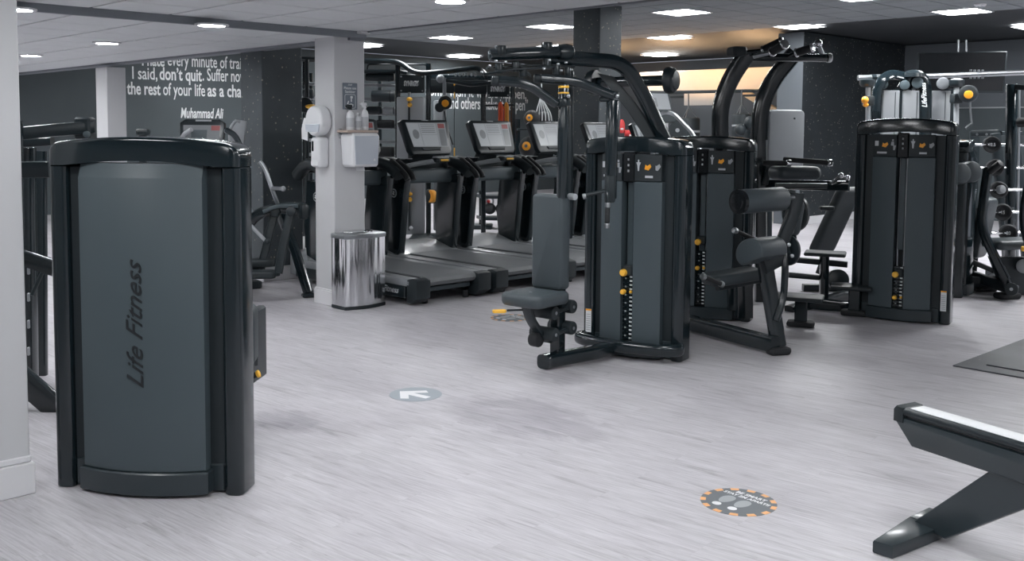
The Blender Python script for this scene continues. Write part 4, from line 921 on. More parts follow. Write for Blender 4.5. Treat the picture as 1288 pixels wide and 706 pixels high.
T(t, 'top_guard', 'black_satin', [(462, 88, RD), (463, 81, RD), (538, 81, RD + .3), (538, 92, RD + .3)], .014, .08)
Bm(t, 'header_beam', 'black_matt', [(540, 108, RD), (612, 110, RD + .1)], .08, .20); Bm(t, 'header_beam', 'black', [(540, 97, RD + .2), (650, 99, RD + .4)], .06, .07)
Bm(t, 'monkey_bar', 'black_satin', [(560, 101, RD - .3), (592, 107, RD - .3), (650, 101, RD)], .04, .05)
for i in range(6): T(t, 'hand_peg', 'steel', [(573 + 5 * i, 92, RD), (573 + 5 * i, 96, RD)], .014)
for x0, x1, y0, y1, tx in ((502.5, 534, 94, 117, 518), (613, 641, 104, 122, 627)):
    c = P((x0 + x1) / 2, (y0 + y1) / 2, RD - .05); wv = (x1 - x0) / FOC * RD; hv = (y1 - y0) / FOC * RD
    q = MB(); q.prism(rrect(wv, hv, .02, 2), c, (1, 0, 0), Z, .03, .006); pl = part('header_panel', q, 'black_matt', t)
    text('lettering', 'SYNRGY', .095, P(tx - 10, y0 + (y1 - y0) * .60, RD - .085), (1, 0, 0), Z, 'letter', pl, .56, .006, .1)
    text('lettering', '360', .085, P(tx + 2, y0 + (y1 - y0) * .60, RD - .085), (1, 0, 0), Z, 'letter_grey', pl, .62, .0, .1)
    for sx in (-.42, .42):
        for sz in (-.38, .38):
            o_ = c + Vector((sx * wv, -.032, sz * hv)); q = MB(); q.cyl(o_, o_ + Vector((0, -.006, 0)), .012, 8); part('bolt', q, 'steel', pl)
c = P(517, 215, RD); q = MB(); q.box(Vector((c.x, RD, 1.05)), (.40, .16, 1.98), 0, .02, 2); part('cable_tower', q, 'silver', t)
q = MB(); q.box(Vector((c.x - .02, RD - .085, 1.06)), (.025, .012, 1.85), 0, .002); part('tower_slot', q, 'black_matt', t)
T(t, 'tower_chain', 'black_satin', [(515, 245, RD - .1), (515, 290, RD - .1)], .014)
for y in (128, 247):
    q = MB(); q.ball(P(515, y - 3, RD - .15), .045, 12, (1, 1, .7)); q.ball(P(515.5, y + 4, RD - .15), .035, 12); part('cable_handle', q, 'yellow', t)
    q = MB(); q.cyl(P(515, y - 6, RD - .14), P(515, y - 12, RD - .14), .02, 8); part('cable_stop', q, 'steel', t)
q = MB(); q.ball(P(517, 287, RD - .15), .03, 10); part('cable_ball', q, 'white', t)
c = P(551, 150, RD + .1); q = MB(); q.box(Vector((c.x, RD + .2, 1.05)), (.14, .10, 1.9), 0, .02, 2); part('cable_tower', q, 'silver', t)
Bm(t, 'base_beam', 'black', [(500, 312, RD), (545, 314, RD)], .10, .09); Bm(t, 'base_beam', 'black', [(541, 300, RD - .3), (546, 320, RD - 1.0)], .10, .10)
q = MB(); q.box(Vector((P(541, 300, RD).x, RD - .3, .05)), (.5, .7, .06), 0, .02); part('base_plate', q, 'black_satin', t)
post(t, 559, 98, RD - .3, 'silver', .05, .05, 'pulley_column')
q = MB(); q.cyl(P(560, 129, RD - .5), P(560, 129, RD - .42), .098, 20, .02); pu = part('pulley', q, 'black_matt', t)
q = MB(); q.cyl(P(560, 130, RD - .52), P(560, 130, RD - .5), .05, 14, .008); part('pulley_hub', q, 'orange', pu)
q = MB(); q.cyl(P(553, 135, RD - .5), P(553, 135, RD - .4), .07, 16, .02); part('pulley', q, 'black_matt', t)
q = MB(); q.ball(P(554, 99, RD - .3), .06, 14); part('pulley_cover', q, 'silver', t)
q = MB(); q.cyl(P(536, 247, RD - .45), P(552, 247, RD - .45), .10, 18, .03); lp = part('lower_pulley', q, 'black_matt', t)
q = MB(); q.cyl(P(540, 247, RD - .53), P(546, 247, RD - .47), .09, 16, .02); part('pulley_hub', q, 'orange', lp)
T(t, 'hanging_cable', 'black_satin', [(559, 140, RD - .5), (562, 160, RD - .5), (570, 182, RD - .5)], .012)
# storage ladder with rolled gear
t = thing('storage_ladder', 'tall black ladder shelf of rolled gear beside the white pillar', 'shelf', ground(440, RD + .3))
for i, y in enumerate((108, 126, 144, 161, 179, 197, 214)):
    Bm(t, 'rung', 'silver', [(372, y - 3, RD + .2), (500, y, RD + .1)], .05, .045)
for px in (478, 391): post(t, px, 92, RD + .5, name='upright', ww=.05, hh=.05)
for i, (px, py, L, r, m, lab) in enumerate(((478, 97, .42, .06, 'black_satin', 'black foam roller on the top shelf of the ladder rack'), (482, 121, .34, .085, 'vinyl', 'fat black sand bag on the second shelf of the ladder rack'),
        (490, 139, .20, .05, 'silver', 'pale grey roller at the right of the third ladder shelf'), (470, 139, .24, .06, 'black_satin', 'black roller at the left of the third ladder shelf'),
        (485, 156, .26, .06, 'rubber', 'black rubber roll on the fourth ladder shelf'), (388, 118, .16, .07, 'vinyl', 'black bag seen left of the pillar on the ladder shelf'), (484, 191, .28, .075, 'rubber', 'thick black roll on the sixth ladder shelf'))):
    g = thing('gear_roll', lab, 'roll', P(px, py, RD - .05), 0, 'rolls on the ladder shelf')
    q = MB(); q.cyl(P(px, py, RD + .05) - Vector((L / 2, 0, 0)), P(px, py, RD + .05) + Vector((L / 2, 0, 0)), r, 16, .02); part('body', q, m, g)
    q = MB(); q.cyl(P(px, py, RD + .05) + Vector((L * .28, 0, 0)), P(px, py, RD + .05) + Vector((L * .34, 0, 0)), r + .004, 16, .002); part('strap', q, 'black_matt', g)
# strap, bands
t = thing('suspension_strap', 'black and amber suspension strap hanging from the rig between two screens', 'strap', P(571, 100, RD - .2))
q = MB(); q.bar([P(571.5, 104, RD - .2), P(571.5, 195, RD - .2)], .03, .008, rad=.002); part('webbing', q, 'black_matt', t)
for y0, y1 in ((103, 108), (116, 124), (186, 205)):
    q = MB(); q.bar([P(571.5, y0, RD - .22), P(571.5, y1, RD - .22)], .07 if y0 > 180 else .05, .014, rad=.003); part('amber_section', q, 'yellow', t)
for px, m, lab, r in ((629.5, 'red_band', 'red rubber band hanging from the rig peg', .022), (637, 'orange_band', 'orange rubber band hanging from the rig peg, right of the red bands', .018), (633, 'red_band', 'short red rubber band looped between the red and orange bands', .014)):
    b = MB(); y0 = 129 if px != 633 else 134; b.tube([P(px - 1.2, y0 + 45, RD), P(px - 1.2, y0 + 3, RD), P(px, y0, RD), P(px + 1.5, y0 + 4, RD), P(px + 1.8, y0 + 45, RD), P(px + .3, y0 + 49, RD), P(px - 1.2, y0 + 45, RD)], r, 6, .02)
    solo('rubber_band', b, m, lab, 'band', P(px, y0, RD), 0, 'bands on the rig')
t = thing('band_peg_rail', 'black peg rail across the rig carrying the rubber bands', 'rail', P(627, 131, RD + .1)); Bm(t, 'rail', 'black_satin', [(610, 133, RD + .1), (646, 132, RD + .1)], .04, .03)
for px in (617, 621, 625): T(t, 'peg', 'steel', [(px, 130, RD + .05), (px, 130, RD - .1)], .014)
# balls
def ball(px, py, D_, r, lab, dot):
    c = P(px, py, D_); g = thing('medicine_ball', lab, 'ball', c, 0, 'medicine balls on the rig')
    q = MB(); q.ball(c, r, 20); part('body', q, 'rubber', g)
    if dot is not None:
        d = (Vector((0, 0, CAM_H)) - c).normalized(); d = (d + Vector((dot, 0, .1))).normalized()
        q = MB(); q.lathe([(r * .42, r * .90), (r * .36, r * .955), (r * .1, r * 1.01), (.001, r * 1.012)], c, d, 16); part('amber_disc', q, 'orange', g)
        q = MB(); q.lathe([(r * .16, r * 1.0), (r * .14, r * 1.022), (.001, r * 1.022)], c, d, 12); part('disc_print', q, 'decal_grey', g)
ball(669, 149, 15.2, .125, 'black medicine ball with an amber disc, upper one beside the lettering', -.35); ball(684, 150, 15.5, .12, 'plain black medicine ball hanging in the white net', None)
ball(666, 185, 15.0, .16, 'largest black medicine ball with an amber disc, below the other balls', -.35)
t = thing('ball_net', 'white rope net gathered above a black ball near the fourth treadmill screen', 'net', P(682, 112, 15.4))
for dx in (-9, -5, -1, 3, 7, 10): T(t, 'rope', 'letter', [(681, 118, 15.38), (681 + dx * .3, 128, 15.35), (683 + dx, 143, 15.34), (683 + dx * 1.1, 152, 15.36)], .008, .1, 6)
T(t, 'chain', 'steel', [(681, 100, 15.4), (681, 120, 15.38)], .012, 0, 6)
t = thing('ball_rack', 'slim black stand holding the medicine balls', 'rack', ground(668, 15.6)); post(t, 651, 150, 15.6); post(t, 700, 150, 15.7)
for y in (163, 203): Bm(t, 'tray', 'black_satin', [(650, y, 15.55), (700, y, 15.65)], .22, .03)
# kettlebells under the treadmill beam
t = thing('kettlebell_rack', 'low black rack of kettlebells seen between two treadmill uprights', 'rack', ground(622, 16.0))
post(t, 606, 240, 16.0, ww=.09, hh=.09); post(t, 656, 240, 16.2, ww=.09, hh=.09)
for y in (247, 274): Bm(t, 'shelf', 'black_satin', [(603, y, 15.9), (658, y + 1, 16.1)], .40, .05)
q = MB(); q.box(ground(606, 16) + Z * .03, (.35, .5, .06), 0, .02); part('foot', q, 'black_satin', t)
for px, py, r, m, lab in ((616, 262.5, .098, 'rubber', 'black kettlebell with a red handle mark at the left of the low rack'), (631, 262.5, .10, 'rubber', 'black kettlebell with a pale handle mark beside the treadmill upright')):
    c = P(px, py, 15.85); g = thing('kettlebell', lab, 'kettlebell', c, 0, 'kettlebells on the low rack')
    q = MB(); q.ball(c, r, 18, (1, 1, .95)); part('body', q, m, g)
    q = MB(); q.tube([c + Vector((-.05, 0, .07)), c + Vector((-.06, 0, .15)), c + Vector((0, 0, .19)), c + Vector((.06, 0, .15)), c + Vector((.05, 0, .07))], .017, 10, .05); part('handle', q, 'steel', g)
    q = MB(); q.ball(c + Vector((-.02, -.05, .12)), .03, 10); part('colour_mark', q, 'red' if px < 620 else 'red_band', g)
t = thing('battle_rope', 'coil of amber and grey rope on the floor beyond the treadmills', 'rope', ground(706, 16.5))
for i, m in enumerate(('silver', 'yellow', 'black_matt')):
    q = MB(); q.tube([P(705, 268, 16.4) + Vector((.36 * math.cos(a) * (1 - .1 * i), .36 * math.sin(a), .03 + .07 * i - P(705, 268, 16.4).z * 0)) - Z * (P(705, 268, 16.4).z - .30) for a in [2 * PI * j / 20 for j in range(21)]], .03, 8); part('rope_coil', q, m, t)
t = thing('rope_stool', 'low black box under the coiled rope beyond the treadmills', 'box', ground(706, 16.5)); q = MB(); q.box(ground(706, 16.4) + Z * .14, (.8, .8, .26), 0, .03, 2); part('body', q, 'black_matt', t)
# red weights behind the fifth treadmill
for px, py, r, lab in ((782, 160, .055, 'red vertical weight bottle behind the fifth treadmill screen'), (793, 168, .06, 'red and white studio weight behind the fly machine boom')):
    c = P(px, py, 17.0); g = thing('studio_weight', lab, 'weight', c, 0)
    q = MB()
    if px < 790: q.lathe([(r * .8, -.10), (r, -.06), (r, .06), (r * .5, .12), (.01, .13)], c, Z, 14)
    else: q.cyl(c - Vector((.10, 0, 0)), c + Vector((.10, 0, 0)), r, 14, .015)
    part('body', q, 'red', g)
    q = MB(); q.box(c + Vector((0, -r, -.03)), (r * .9, .012, .03), 0, .003); part('label', q, 'white', g)
t = thing('weight_shelf', 'black shelf behind the fifth treadmill carrying the red weights', 'shelf', ground(788, 17.1)); Bm(t, 'shelf', 'black_satin', [(770, 174, 17.0), (812, 175, 17.1)], .3, .04); post(t, 774, 174, 17.2); post(t, 808, 174, 17.3)
# cross trainer screen, bags on the far side
t = thing('stair_climber', 'tall cardio machine with a tilted screen behind the fly machine boom', 'gym machine', ground(835, 15.6))
O = P(829, 134, 15.5); q = MB(); q.prism([(-.15, -.26), (.22, -.26), (.17, .24), (-.22, .24)], O, (1, .25, 0), (-.1, .2, 1), .06, .015, 2); sc = part('screen_housing', q, 'black_matt', t)
q = MB(); q.prism([(-.13, -.06), (.165, -.06), (.135, .19), (-.175, .19)], O, (1, .25, 0), (-.1, .2, 1), .002, t0=.06); part('screen', q, 'screen', sc)
q = MB(); q.prism([(-.14, -.02), (-.04, -.02), (-.06, .12), (-.155, .12)], O, (1, .25, 0), (-.1, .2, 1), .001, t0=.0625); part('screen_tile', q, 'screen_dark', sc)
T(t, 'handrail', 'steel', [(824, 147, 15.2), (836, 141, 15.2), (848, 143, 15.1), (876, 173, 14.9), (888, 215, 14.8)], .03, .2); T(t, 'handrail', 'black_satin', [(820, 152, 15.4), (827, 175, 15.4), (830, 215, 15.4)], .05)
post(t, 838, 155, 15.8, 'white', .09, .05, 'mast'); q = MB(); q.box(ground(838, 15.9) + Z * .35, (.7, 1.2, .7), .3, .06, 2); part('step_housing', q, 'black_satin', t)
def hang(name, lab, px, ytop, y0, y1, wpx, D_, m='black_matt'):
    g = thing(name, lab, 'punch bag', P(px, ytop, D_), 0, 'hanging bags'); r = wpx / 2 / FOC * D_; c0, c1 = P(px, y1, D_), P(px, y0, D_)
    q = MB(); q.cyl(c0, c1, r, 22, .04); part('body', q, m, g)
    q = MB(); q.cyl(c0 + (c1 - c0) * .72, c0 + (c1 - c0) * .76, r + .004, 22, .002); part('band', q, 'silver', g)
    for a in (0, 2.1, 4.2):
        q = MB(); q.tube([c1 + Vector((r * .8 * math.cos(a), r * .8 * math.sin(a), -.01)), P(px, ytop + 9, D_)], .009, 6); part('strap', q, 'steel', g)
    q = MB(); q.tube([P(px, ytop + 10, D_), P(px, ytop - 8, D_)], .014, 8); part('chain', q, 'steel', g)
hang('punch_bag', 'thick black punch bag hanging by straps below the peach canopy', 866, 126, 148, 215, 28, 19.5)
hang('punch_bag', 'smaller black punch bag hanging between the two curved posts', 933, 122, 143, 200, 24, 18.0)
for px, py, r, lab in ((931, 163, .10, 'black ball strapped to the smaller punch bag, left one'), (945, 155, .13, 'larger black ball beside the right curved post')):
    q = MB(); q.ball(P(px, py, 17.2), r, 18); solo('slam_ball', q, 'black_matt', lab, 'ball', P(px, py, 17.2))
t = thing('ball_stand', 'black stand under the balls between the curved posts', 'stand', ground(938, 17.3)); post(t, 931, 172, 17.2); post(t, 946, 165, 17.25)
t = thing('bag_rail', 'dark steel rail under the peach canopy carrying the punch bags', 'rail', P(880, 118, 19.5)); Bm(t, 'rail', 'black_matt', [(800, 117, 19.7), (960, 114, 18.6)], .06, .06)
t = thing('bag_rack', 'black machine with a round silver hub below the punch bag', 'gym machine', ground(852, 17.2)); q = MB(); q.prism(circ(.20, 24), P(852, 164, 17.0), (1, 0, 0), Z, .12, .03); dd_ = part('flywheel', q, 'black_matt', t); q = MB(); q.prism(circ(.035, 14), P(852, 164, 16.85), (1, 0, 0), Z, .02, .004); part('hub', q, 'silver', dd_); post(t, 852, 170, 17.2, ww=.12, hh=.12)
# grey back of a machine in front of the dark wall
t = thing('grey_panel_machine', 'pale grey rounded machine back in front of the dark speckled wall', 'gym machine', ground(982, 12.2), math.radians(10))
c = P(981.5, 188, 12.2); q = MB(); q.prism(rrect(.46, .96, .06, 5), c, (1, .18, 0), Z, .16, .02, 3); bk = part('back_panel', q, 'silver_dim', t)
for a in (-.17, .17): q = MB(); q.cyl(P(981.5, 149, 12.0) + Vector((a, 0, 0)), P(981.5, 149, 11.98) + Vector((a, 0, 0)), .012, 10); part('bolt', q, 'black_matt', bk)
text('lettering', 'Life Fitness', .06, c + Vector((-.10, -.165, .36)), (1, .18, 0), Z, 'letter_grey', bk, .9, 0, .3)
for px in (968, 996): post(t, px, 225, 12.3, 'black_satin', .06, .06)
Bm(t, 'cross_bar', 'black_satin', [(958, 226, 12.1), (1006, 226, 12.2)], .06, .05)

# ================================================================== CABLE TOWERS BEYOND THE CHIN MACHINE
CD = 12.6
t = thing('cable_tower_station', 'black multi tower cable station with grey panels rising behind the chin machine', 'gym machine', ground(1150, CD))
T(t, 'pull_up_bar', 'steel', [(1079, 98, CD), (1105, 97, CD), (1150, 96, CD + .2), (1186, 95, CD + .1), (1292, 91, CD - .6)], .035, 0)
T(t, 'bar_sleeve', 'black_satin', [(1096, 97.5, CD - .01), (1160, 96, CD + .18)], .040)
for i in range(4):
    for y in (90, 97): T(t, 'peg', 'steel', [(1221 + 5 * i, y, CD - .25), (1221 + 5 * i, y - 2.5 if y < 95 else y + 2, CD - .25)], .014, 0, 6)
for x0, x1 in ((1106.5, 1128), (1132, 1157), (1167.5, 1192)):
    c = P((x0 + x1) / 2, 180, CD); wv = (x1 - x0) / FOC * CD; zt = P(1150, 114, CD).z
    q = MB(); q.box(Vector((c.x, CD, zt / 2 + .1)), (wv, .10, zt - .2), 0, .012, 2); pn = part('grey_panel', q, 'silver_dim', t)
    q = MB(); q.box(Vector((c.x + .05, CD - .052, zt / 2 + .1)), (.008, .006, zt - .24), 0, .001); part('panel_seam', q, 'black_matt', pn)
for x0, x1 in ((1103.5, 1106.5), (1128, 1132), (1157, 1167), (1192, 1196)):
    c = (x0 + x1) / 2; q = MB(); a = ground(c, CD); q.bar([a, P(c, 112, CD)], (x1 - x0) / FOC * CD + .01, .16); part('frame_post', q, 'black', t)
text('lettering', 'LifeFitness', .085, P(1166, 135, CD - .10), (-.1, 0, 1), (-1, 0, -.1), 'letter', t, .85, .002, .3)
for pts in ([(1101, 140, CD - .1), (1103, 112, CD - .1), (1112, 97, CD - .1), (1124, 93, CD), (1136, 96, CD)], [(1134, 112, CD), (1143, 97, CD), (1153, 93, CD), (1163, 99, CD), (1166, 112, CD), (1166, 140, CD)], [(1141, 112, CD + .2), (1146, 100, CD + .2), (1155, 100, CD + .2), (1161, 112, CD + .2)]):
    Bm(t, 'arch', 'black', pts, .12, .055, .25, .02, up=(0, 1, 0))
q = MB(); q.lathe([(.125, 0), (.12, .05), (.09, .075), (.03, .09), (.001, .09)], P(1149, 97, CD), Z, 20); part('dome', q, 'black_satin', t)
for px, py, r in ((1138, 107, .06), (1154, 104, .07), (1111, 106, .06)):
    q = MB(); q.cyl(P(px, py, CD - .08), P(px, py, CD - .02), r, 18, .01); part('pulley', q, 'shroud', t)
q = MB(); q.cyl(P(1186, 105, CD - .1), P(1186, 105, CD), .075, 20, .02); part('pulley', q, 'silver_dim', t)
for px, oy in ((1091, 127), (1202, 124)):
    post(t, px + 1, 110, CD - .3, 'silver', .06, .05, 'column')
    q = MB(); q.lathe([(.07, 0), (.09, .03), (.09, .08), (.04, .10)], P(px + (-.5 if px < 1100 else 1), 109, CD - .3), Z, 16); part('swivel_cup', q, 'black_satin', t)
    q = MB(); q.box(P(px + 1, oy, CD - .35), (.13, .12, .12), 0, .02, 2); part('carriage', q, 'black_matt', t)
q = MB(); q.ball(P(1088, 126, CD - .45), .045, 12); q.ball(P(1089, 132, CD - .45), .035, 12, (1, 1, .8)); part('cable_handle', q, 'orange', t)
q = MB(); q.cyl(P(1217, 118, CD - .62), P(1219, 118, CD - .5), .105, 22, .03); pu = part('swivel_pulley', q, 'black_matt', t)
q = MB(); q.cyl(P(1218, 119, CD - .66), P(1219, 119, CD - .6), .05, 16, .01); part('pulley_hub', q, 'orange', pu)
T(t, 'hanging_cable', 'steel', [(1220, 126, CD - .6), (1220.5, 140, CD - .6), (1222, 156, CD - .6)], .012); T(t, 'cable_grip', 'black_matt', [(1214, 162, CD - .6), (1223, 155, CD - .6)], .018)
t = thing('television', 'large black television hung from the ceiling on the far right', 'television', P(1208, 92, 16.2))
c = P(1208, 91, 16.2); ux = Vector((.93, -.36, 0)); q = MB(); uy = Vector((-.05, -.18, 1)); q.prism(rrect(1.30, .66, .01, 1), c, ux, uy, .07, .01); part('casing', q, 'black_matt', t)
q = MB(); q.prism(rrect(1.26, .61, .004, 1), c + uy * .012, ux, uy, .002, t0=.07); part('screen', q, 'tv', t)
for px in (1205, 1215): T(t, 'ceiling_rod', 'steel', [(px, 76, 16.5), (px, 50, 16.5)], .018, 0, 8)

# ================================================================== FREE WEIGHTS AT THE RIGHT EDGE
BD2 = 11.0
t = thing('barbell_rack', 'black slanted rack of fixed barbells at the right edge', 'rack', ground(1262, BD2))
for px0, px1, y1, D_ in ((1272, 1252, 168, BD2), (1295, 1275, 168, BD2 + .3), (1222, 1226, 166, BD2 + .6)):
    a = ground(px0, D_); b = P(px1, y1, D_); q = MB(); q.bar([a, b], .07, .10); part('upright', q, 'black_satin', t)
Bm(t, 'head_rail', 'black_satin', [(1224, 168, BD2 + .5), (1258, 167, BD2 + .1)], .06, .07); Bm(t, 'head_rail', 'black_satin', [(1258, 168, BD2 + .1), (1284, 168, BD2 + .3)], .05, .05)
for px in (1229, 1241): q = MB(); q.cyl(P(px, 169, BD2 + .2), P(px, 169, BD2 + .15), .014, 10); part('bolt', q, 'steel', t)
a = ground(1245, BD2); q = MB(); q.bar([a + Z * .05, ground(1300, BD2 + .2) + Z * .05], .09, .10); part('base', q, 'black_satin', t)
WT = ('12.5', '10', '7.5', '15', '20')
for i, (px, py, lab) in enumerate(((1247.5, 182, 'top fixed barbell on the slanted rack'), (1251.5, 211, 'second fixed barbell from the top of the slanted rack'), (1256, 239, 'third fixed barbell from the top, behind the curved arm'), (1261, 267, 'fourth fixed barbell from the top, above the black seat'), (1268, 293, 'lowest fixed barbell in view on the slanted rack'))):
    D_ = BD2 - .35 - .10 * i; c = P(px, py, D_); ax = Vector((.93, .30, 0)).normalized()
    g = thing('barbell', lab, 'barbell', c, 0, 'fixed barbells on the slanted rack')
    q = MB(); q.cyl(c - ax * .22, c - ax * .06, .016, 12, .003); q.cyl(c + ax * .05, c + ax * 1.15, .016, 12, .003); q.cyl(c - ax * .06, c + ax * .05, .018, 12); part('bar', q, 'chrome', g)
    hx = [(.088 * math.cos(PI * j / 4 + .2), .088 * math.sin(PI * j / 4 + .2)) for j in range(8)]
    n_ = Vector((-.35, -.93, .05)).normalized(); uxx = Z.cross(n_).normalized(); uyy = n_.cross(uxx)
    for s, sh in ((0, 0), (1, 1.25)):
        cc = c + ax * sh; q = MB(); q.lathe([(.05, -.07), (.085, -.06), (.09, -.03), (.09, .03), (.078, .045), (.060, .040), (.055, .030), (.001, .030)], cc, n_, 20); hd = part('head', q, 'rubber', g)
    text('number', WT[i], .050, c + n_ * .032 - uyy * .018, uxx, uyy, 'letter', g, .8, .001, 0, 'CENTER')
t = thing('power_rack_post', 'thick black rack post with a chrome slide at the far right edge', 'rack', ground(1274, 10.6))
q = MB(); q.cyl(ground(1272, 10.6), P(1272.5, 106, 10.6), .058, 18, .006); part('post', q, 'black', t)
q = MB(); q.cyl(ground(1281, 10.7), P(1281, 112, 10.7), .022, 12); part('slide_rod', q, 'steel', t)
Bm(t, 'top_arm', 'black_satin', [(1272, 109, 10.6), (1300, 111, 10.4)], .05, .06)
q = MB(); q.cyl(P(1280, 154, 10.5), P(1296, 154, 10.4), .05, 14, .01); part('rest', q, 'grip', t)
q = MB(); q.box(ground(1276, 10.6) + Z * .03, (.3, .5, .06), 0, .02); part('foot', q, 'black_satin', t)
PD = 9.9
t = thing('chest_press_machine', 'black plate loaded press with curved arms and a dark seat at the right edge', 'gym machine', ground(1262, PD))
Bm(t, 'press_arm', 'black', [(1243, 212, PD - .2), (1237, 250, PD - .25), (1234, 288, PD - .3), (1270, 362, PD - .4)], .085, .085, .25, .03); Bm(t, 'press_arm', 'black', [(1296, 225, PD - .5), (1287, 262, PD - .5), (1290, 300, PD - .5), (1310, 340, PD - .5)], .08, .08, .2, .03)
q = MB(); q.cyl(P(1245, 216, PD - .25), P(1259, 205, PD - .35), .035, 14, .006); ha = part('grip', q, 'grip', t)
q = MB(); q.cyl(P(1256, 239, PD - .45), P(1262, 238, PD - .5), .04, 14, .008); part('grip_end', q, 'silver', ha)
q = MB(); q.cyl(P(1272, 364, PD - .42), P(1272, 364, PD - .55), .062, 20, .012); pv_ = part('pivot', q, 'black_matt', t)
q = MB(); q.cyl(P(1272, 364, PD - .54), P(1272, 364, PD - .57), .016, 10, .004); part('bolt', q, 'steel', pv_)
q = MB(); q.prism(rrect(.50, .34, .06, 5), P(1274, 312, PD - .2), (1, .1, .03), (-.1, 1, 0), .09, .035, 3); part('seat', q, 'vinyl', t)
q = MB(); q.prism([(-.26, -.05), (.2, -.05), (.12, -.42), (-.10, -.42)], P(1275, 316, PD - .1), (1, 0, 0), Z, .10, .01); part('seat_pedestal', q, 'black_matt', t)
q = MB(); q.prism(rrect(.30, .62, .07, 5), P(1230, 285, PD + .1), (.7, .7, 0), (.12, -.12, 1), .10, .04, 4); part('back_pad', q, 'vinyl', t)
Bm(t, 'base_beam', 'black_satin', [(1218, 345, PD + .1), (1278, 366, PD - .3)], .08, .10); Bm(t, 'base_beam', 'black_satin', [(1218, 355, PD), (1295, 352, PD)], .09, .11); Bm(t, 'linkage', 'black_satin', [(1220, 328, PD), (1248, 340, PD - .1), (1262, 330, PD)], .06, .05)
for px, D_ in ((1241, PD + .1), (1270, PD - .35)): q = MB(); q.box(ground(px, D_) + Z * .03, (.24, .14, .06), .2, .025, 2); part('foot', q, 'rubber', t)
q = MB(); q.cyl(P(1288, 335, PD - .3), P(1288, 335, PD - .2), .07, 18, .01); q2 = part('weight_horn', q, 'silver', t)
q = MB(); q.box(P(1287, 313, PD - .45), (.035, .03, .05), 0, .008); part('seat_lever', q, 'yellow', t)
Bm(t, 'back_post', 'black_satin', [(1222, 352, PD + .2), (1232, 262, PD + .25)], .06, .07)

# ================================================================== CROSS TRAINERS AT THE LEFT
LD = 9.1
t = thing('cross_trainer', 'black cross trainer with a small screen and curved handles behind the nearest tower', 'gym machine', ground(258, LD))
O = P(256, 173, LD); ux = Vector((1, .12, 0)); uy = Vector((-.03, .25, 1))
q = MB(); q.prism([(-.19, -.17), (.19, -.17), (.20, .12), (.15, .155), (-.15, .155), (-.20, .12)], O, ux, uy, .08, .02, 2); sc = part('screen_housing', q, 'black_satin', t)
q = MB(); q.prism([(-.155, -.14), (.15, -.14), (.16, .095), (-.165, .095)], O, ux, uy, .002, t0=.08); part('screen', q, 'screen_dark', sc)
q = MB(); q.prism([(-.09, -.10), (.04, -.10), (.045, .05), (-.095, .05)], O, ux, uy, .001, t0=.0825); part('screen_tile', q, 'shroud', sc)
q = MB(); q.prism([(.08, .045), (.155, .045), (.158, .09), (.08, .09)], O, ux, uy, .001, t0=.0825); part('red_key', q, 'screen_red', sc)
q = MB(); q.prism([(-.06, .13), (.08, .13), (.08, .145), (-.06, .145)], O, ux, uy, .001, t0=.0805); part('screen_badge', q, 'silver', sc)
T(t, 'handle', 'silver', [(241, 163, LD - .2), (229, 170, LD - .15), (227, 195, LD - .1), (232, 240, LD)], .020, .06); T(t, 'handle', 'black_satin', [(285, 164, LD - .3), (296, 170, LD - .35), (305, 190, LD - .35), (302, 203, LD - .3), (286, 240, LD)], .026, .10)
q = MB(); q.ball(P(285, 165, LD - .3), .024, 12); part('handle_end', q, 'steel', t)
q = MB(); q.bar([ground(258, LD), P(256, 185, LD)], .12, .12); part('mast', q, 'black', t)
q = MB(); q.box(ground(244, LD + .1) + Z * .25, (.35, .6, .5), .7, .08, 3); part('drive_housing', q, 'black', t)
t = thing('upright_bike', 'grey backed console of another cardio machine beside the speckled column', 'gym machine', ground(298, LD + .9))
q = MB(); q.prism([(-.06, -.14), (.10, -.16), (.12, .12), (.0, .14)], P(295, 168, LD + .9), (1, .1, 0), (.03, .2, 1), .05, .02, 2); part('console', q, 'silver', t)
T(t, 'handle', 'silver', [(289, 185, LD + .8), (289, 162, LD + .8), (296, 152, LD + .8), (302, 153, LD + .8)], .015, .05); q = MB(); q.bar([ground(297, LD + .95), P(296, 180, LD + .95)], .08, .08); part('mast', q, 'black', t); q = MB(); q.box(ground(297, LD + .95) + Z * .04, (.25, .8, .08), .6, .02, 2); part('base', q, 'black_satin', t)
t = thing('small_console', 'small black handle block just above the nearest tower before the white column', 'gym machine', ground(180, 8.6))
q = MB(); q.box(P(180, 166.5, 8.6), (.11, .07, .055), .1, .015, 2); part('block', q, 'black_satin', t); q = MB(); q.bar([ground(180, 8.7), P(180, 170, 8.7)], .06, .06); part('mast', q, 'black_satin', t); q = MB(); q.box(ground(180, 8.7) + Z * .04, (.5, .7, .08), 0, .02); part('base', q, 'black_satin', t)
AD = 9.35
t = thing('arc_trainer', 'black arc trainer with long swinging pedal arms beside the speckled column', 'gym machine', ground(345, AD))
q = MB(); q.bar([at(388, 373) + Z * .03, P(372, 318, at(388, 373).y + .1), P(352, 266, at(388, 373).y + .25)], .075, .075); part('rear_leg', q, 'black', t)
q = MB(); q.box(at(388, 374) + Z * .018, (.12, .10, .036), .4, .01); part('foot', q, 'black_satin', t)
Bm(t, 'arch_frame', 'black', [(296, 318, AD), (305, 292, AD), (322, 270, AD), (345, 262, AD), (381, 265, AD - .05)], .09, .10, .25, .03)
Bm(t, 'arch_cover', 'shroud', [(333, 266, AD - .05), (350, 258.5, AD - .05), (378, 258.5, AD - .08)], .14, .04, .12, .015)
q = MB(); q.box(P(381, 266, AD - .1), (.09, .12, .15), .4, .03, 2); part('frame_end', q, 'black_satin', t)
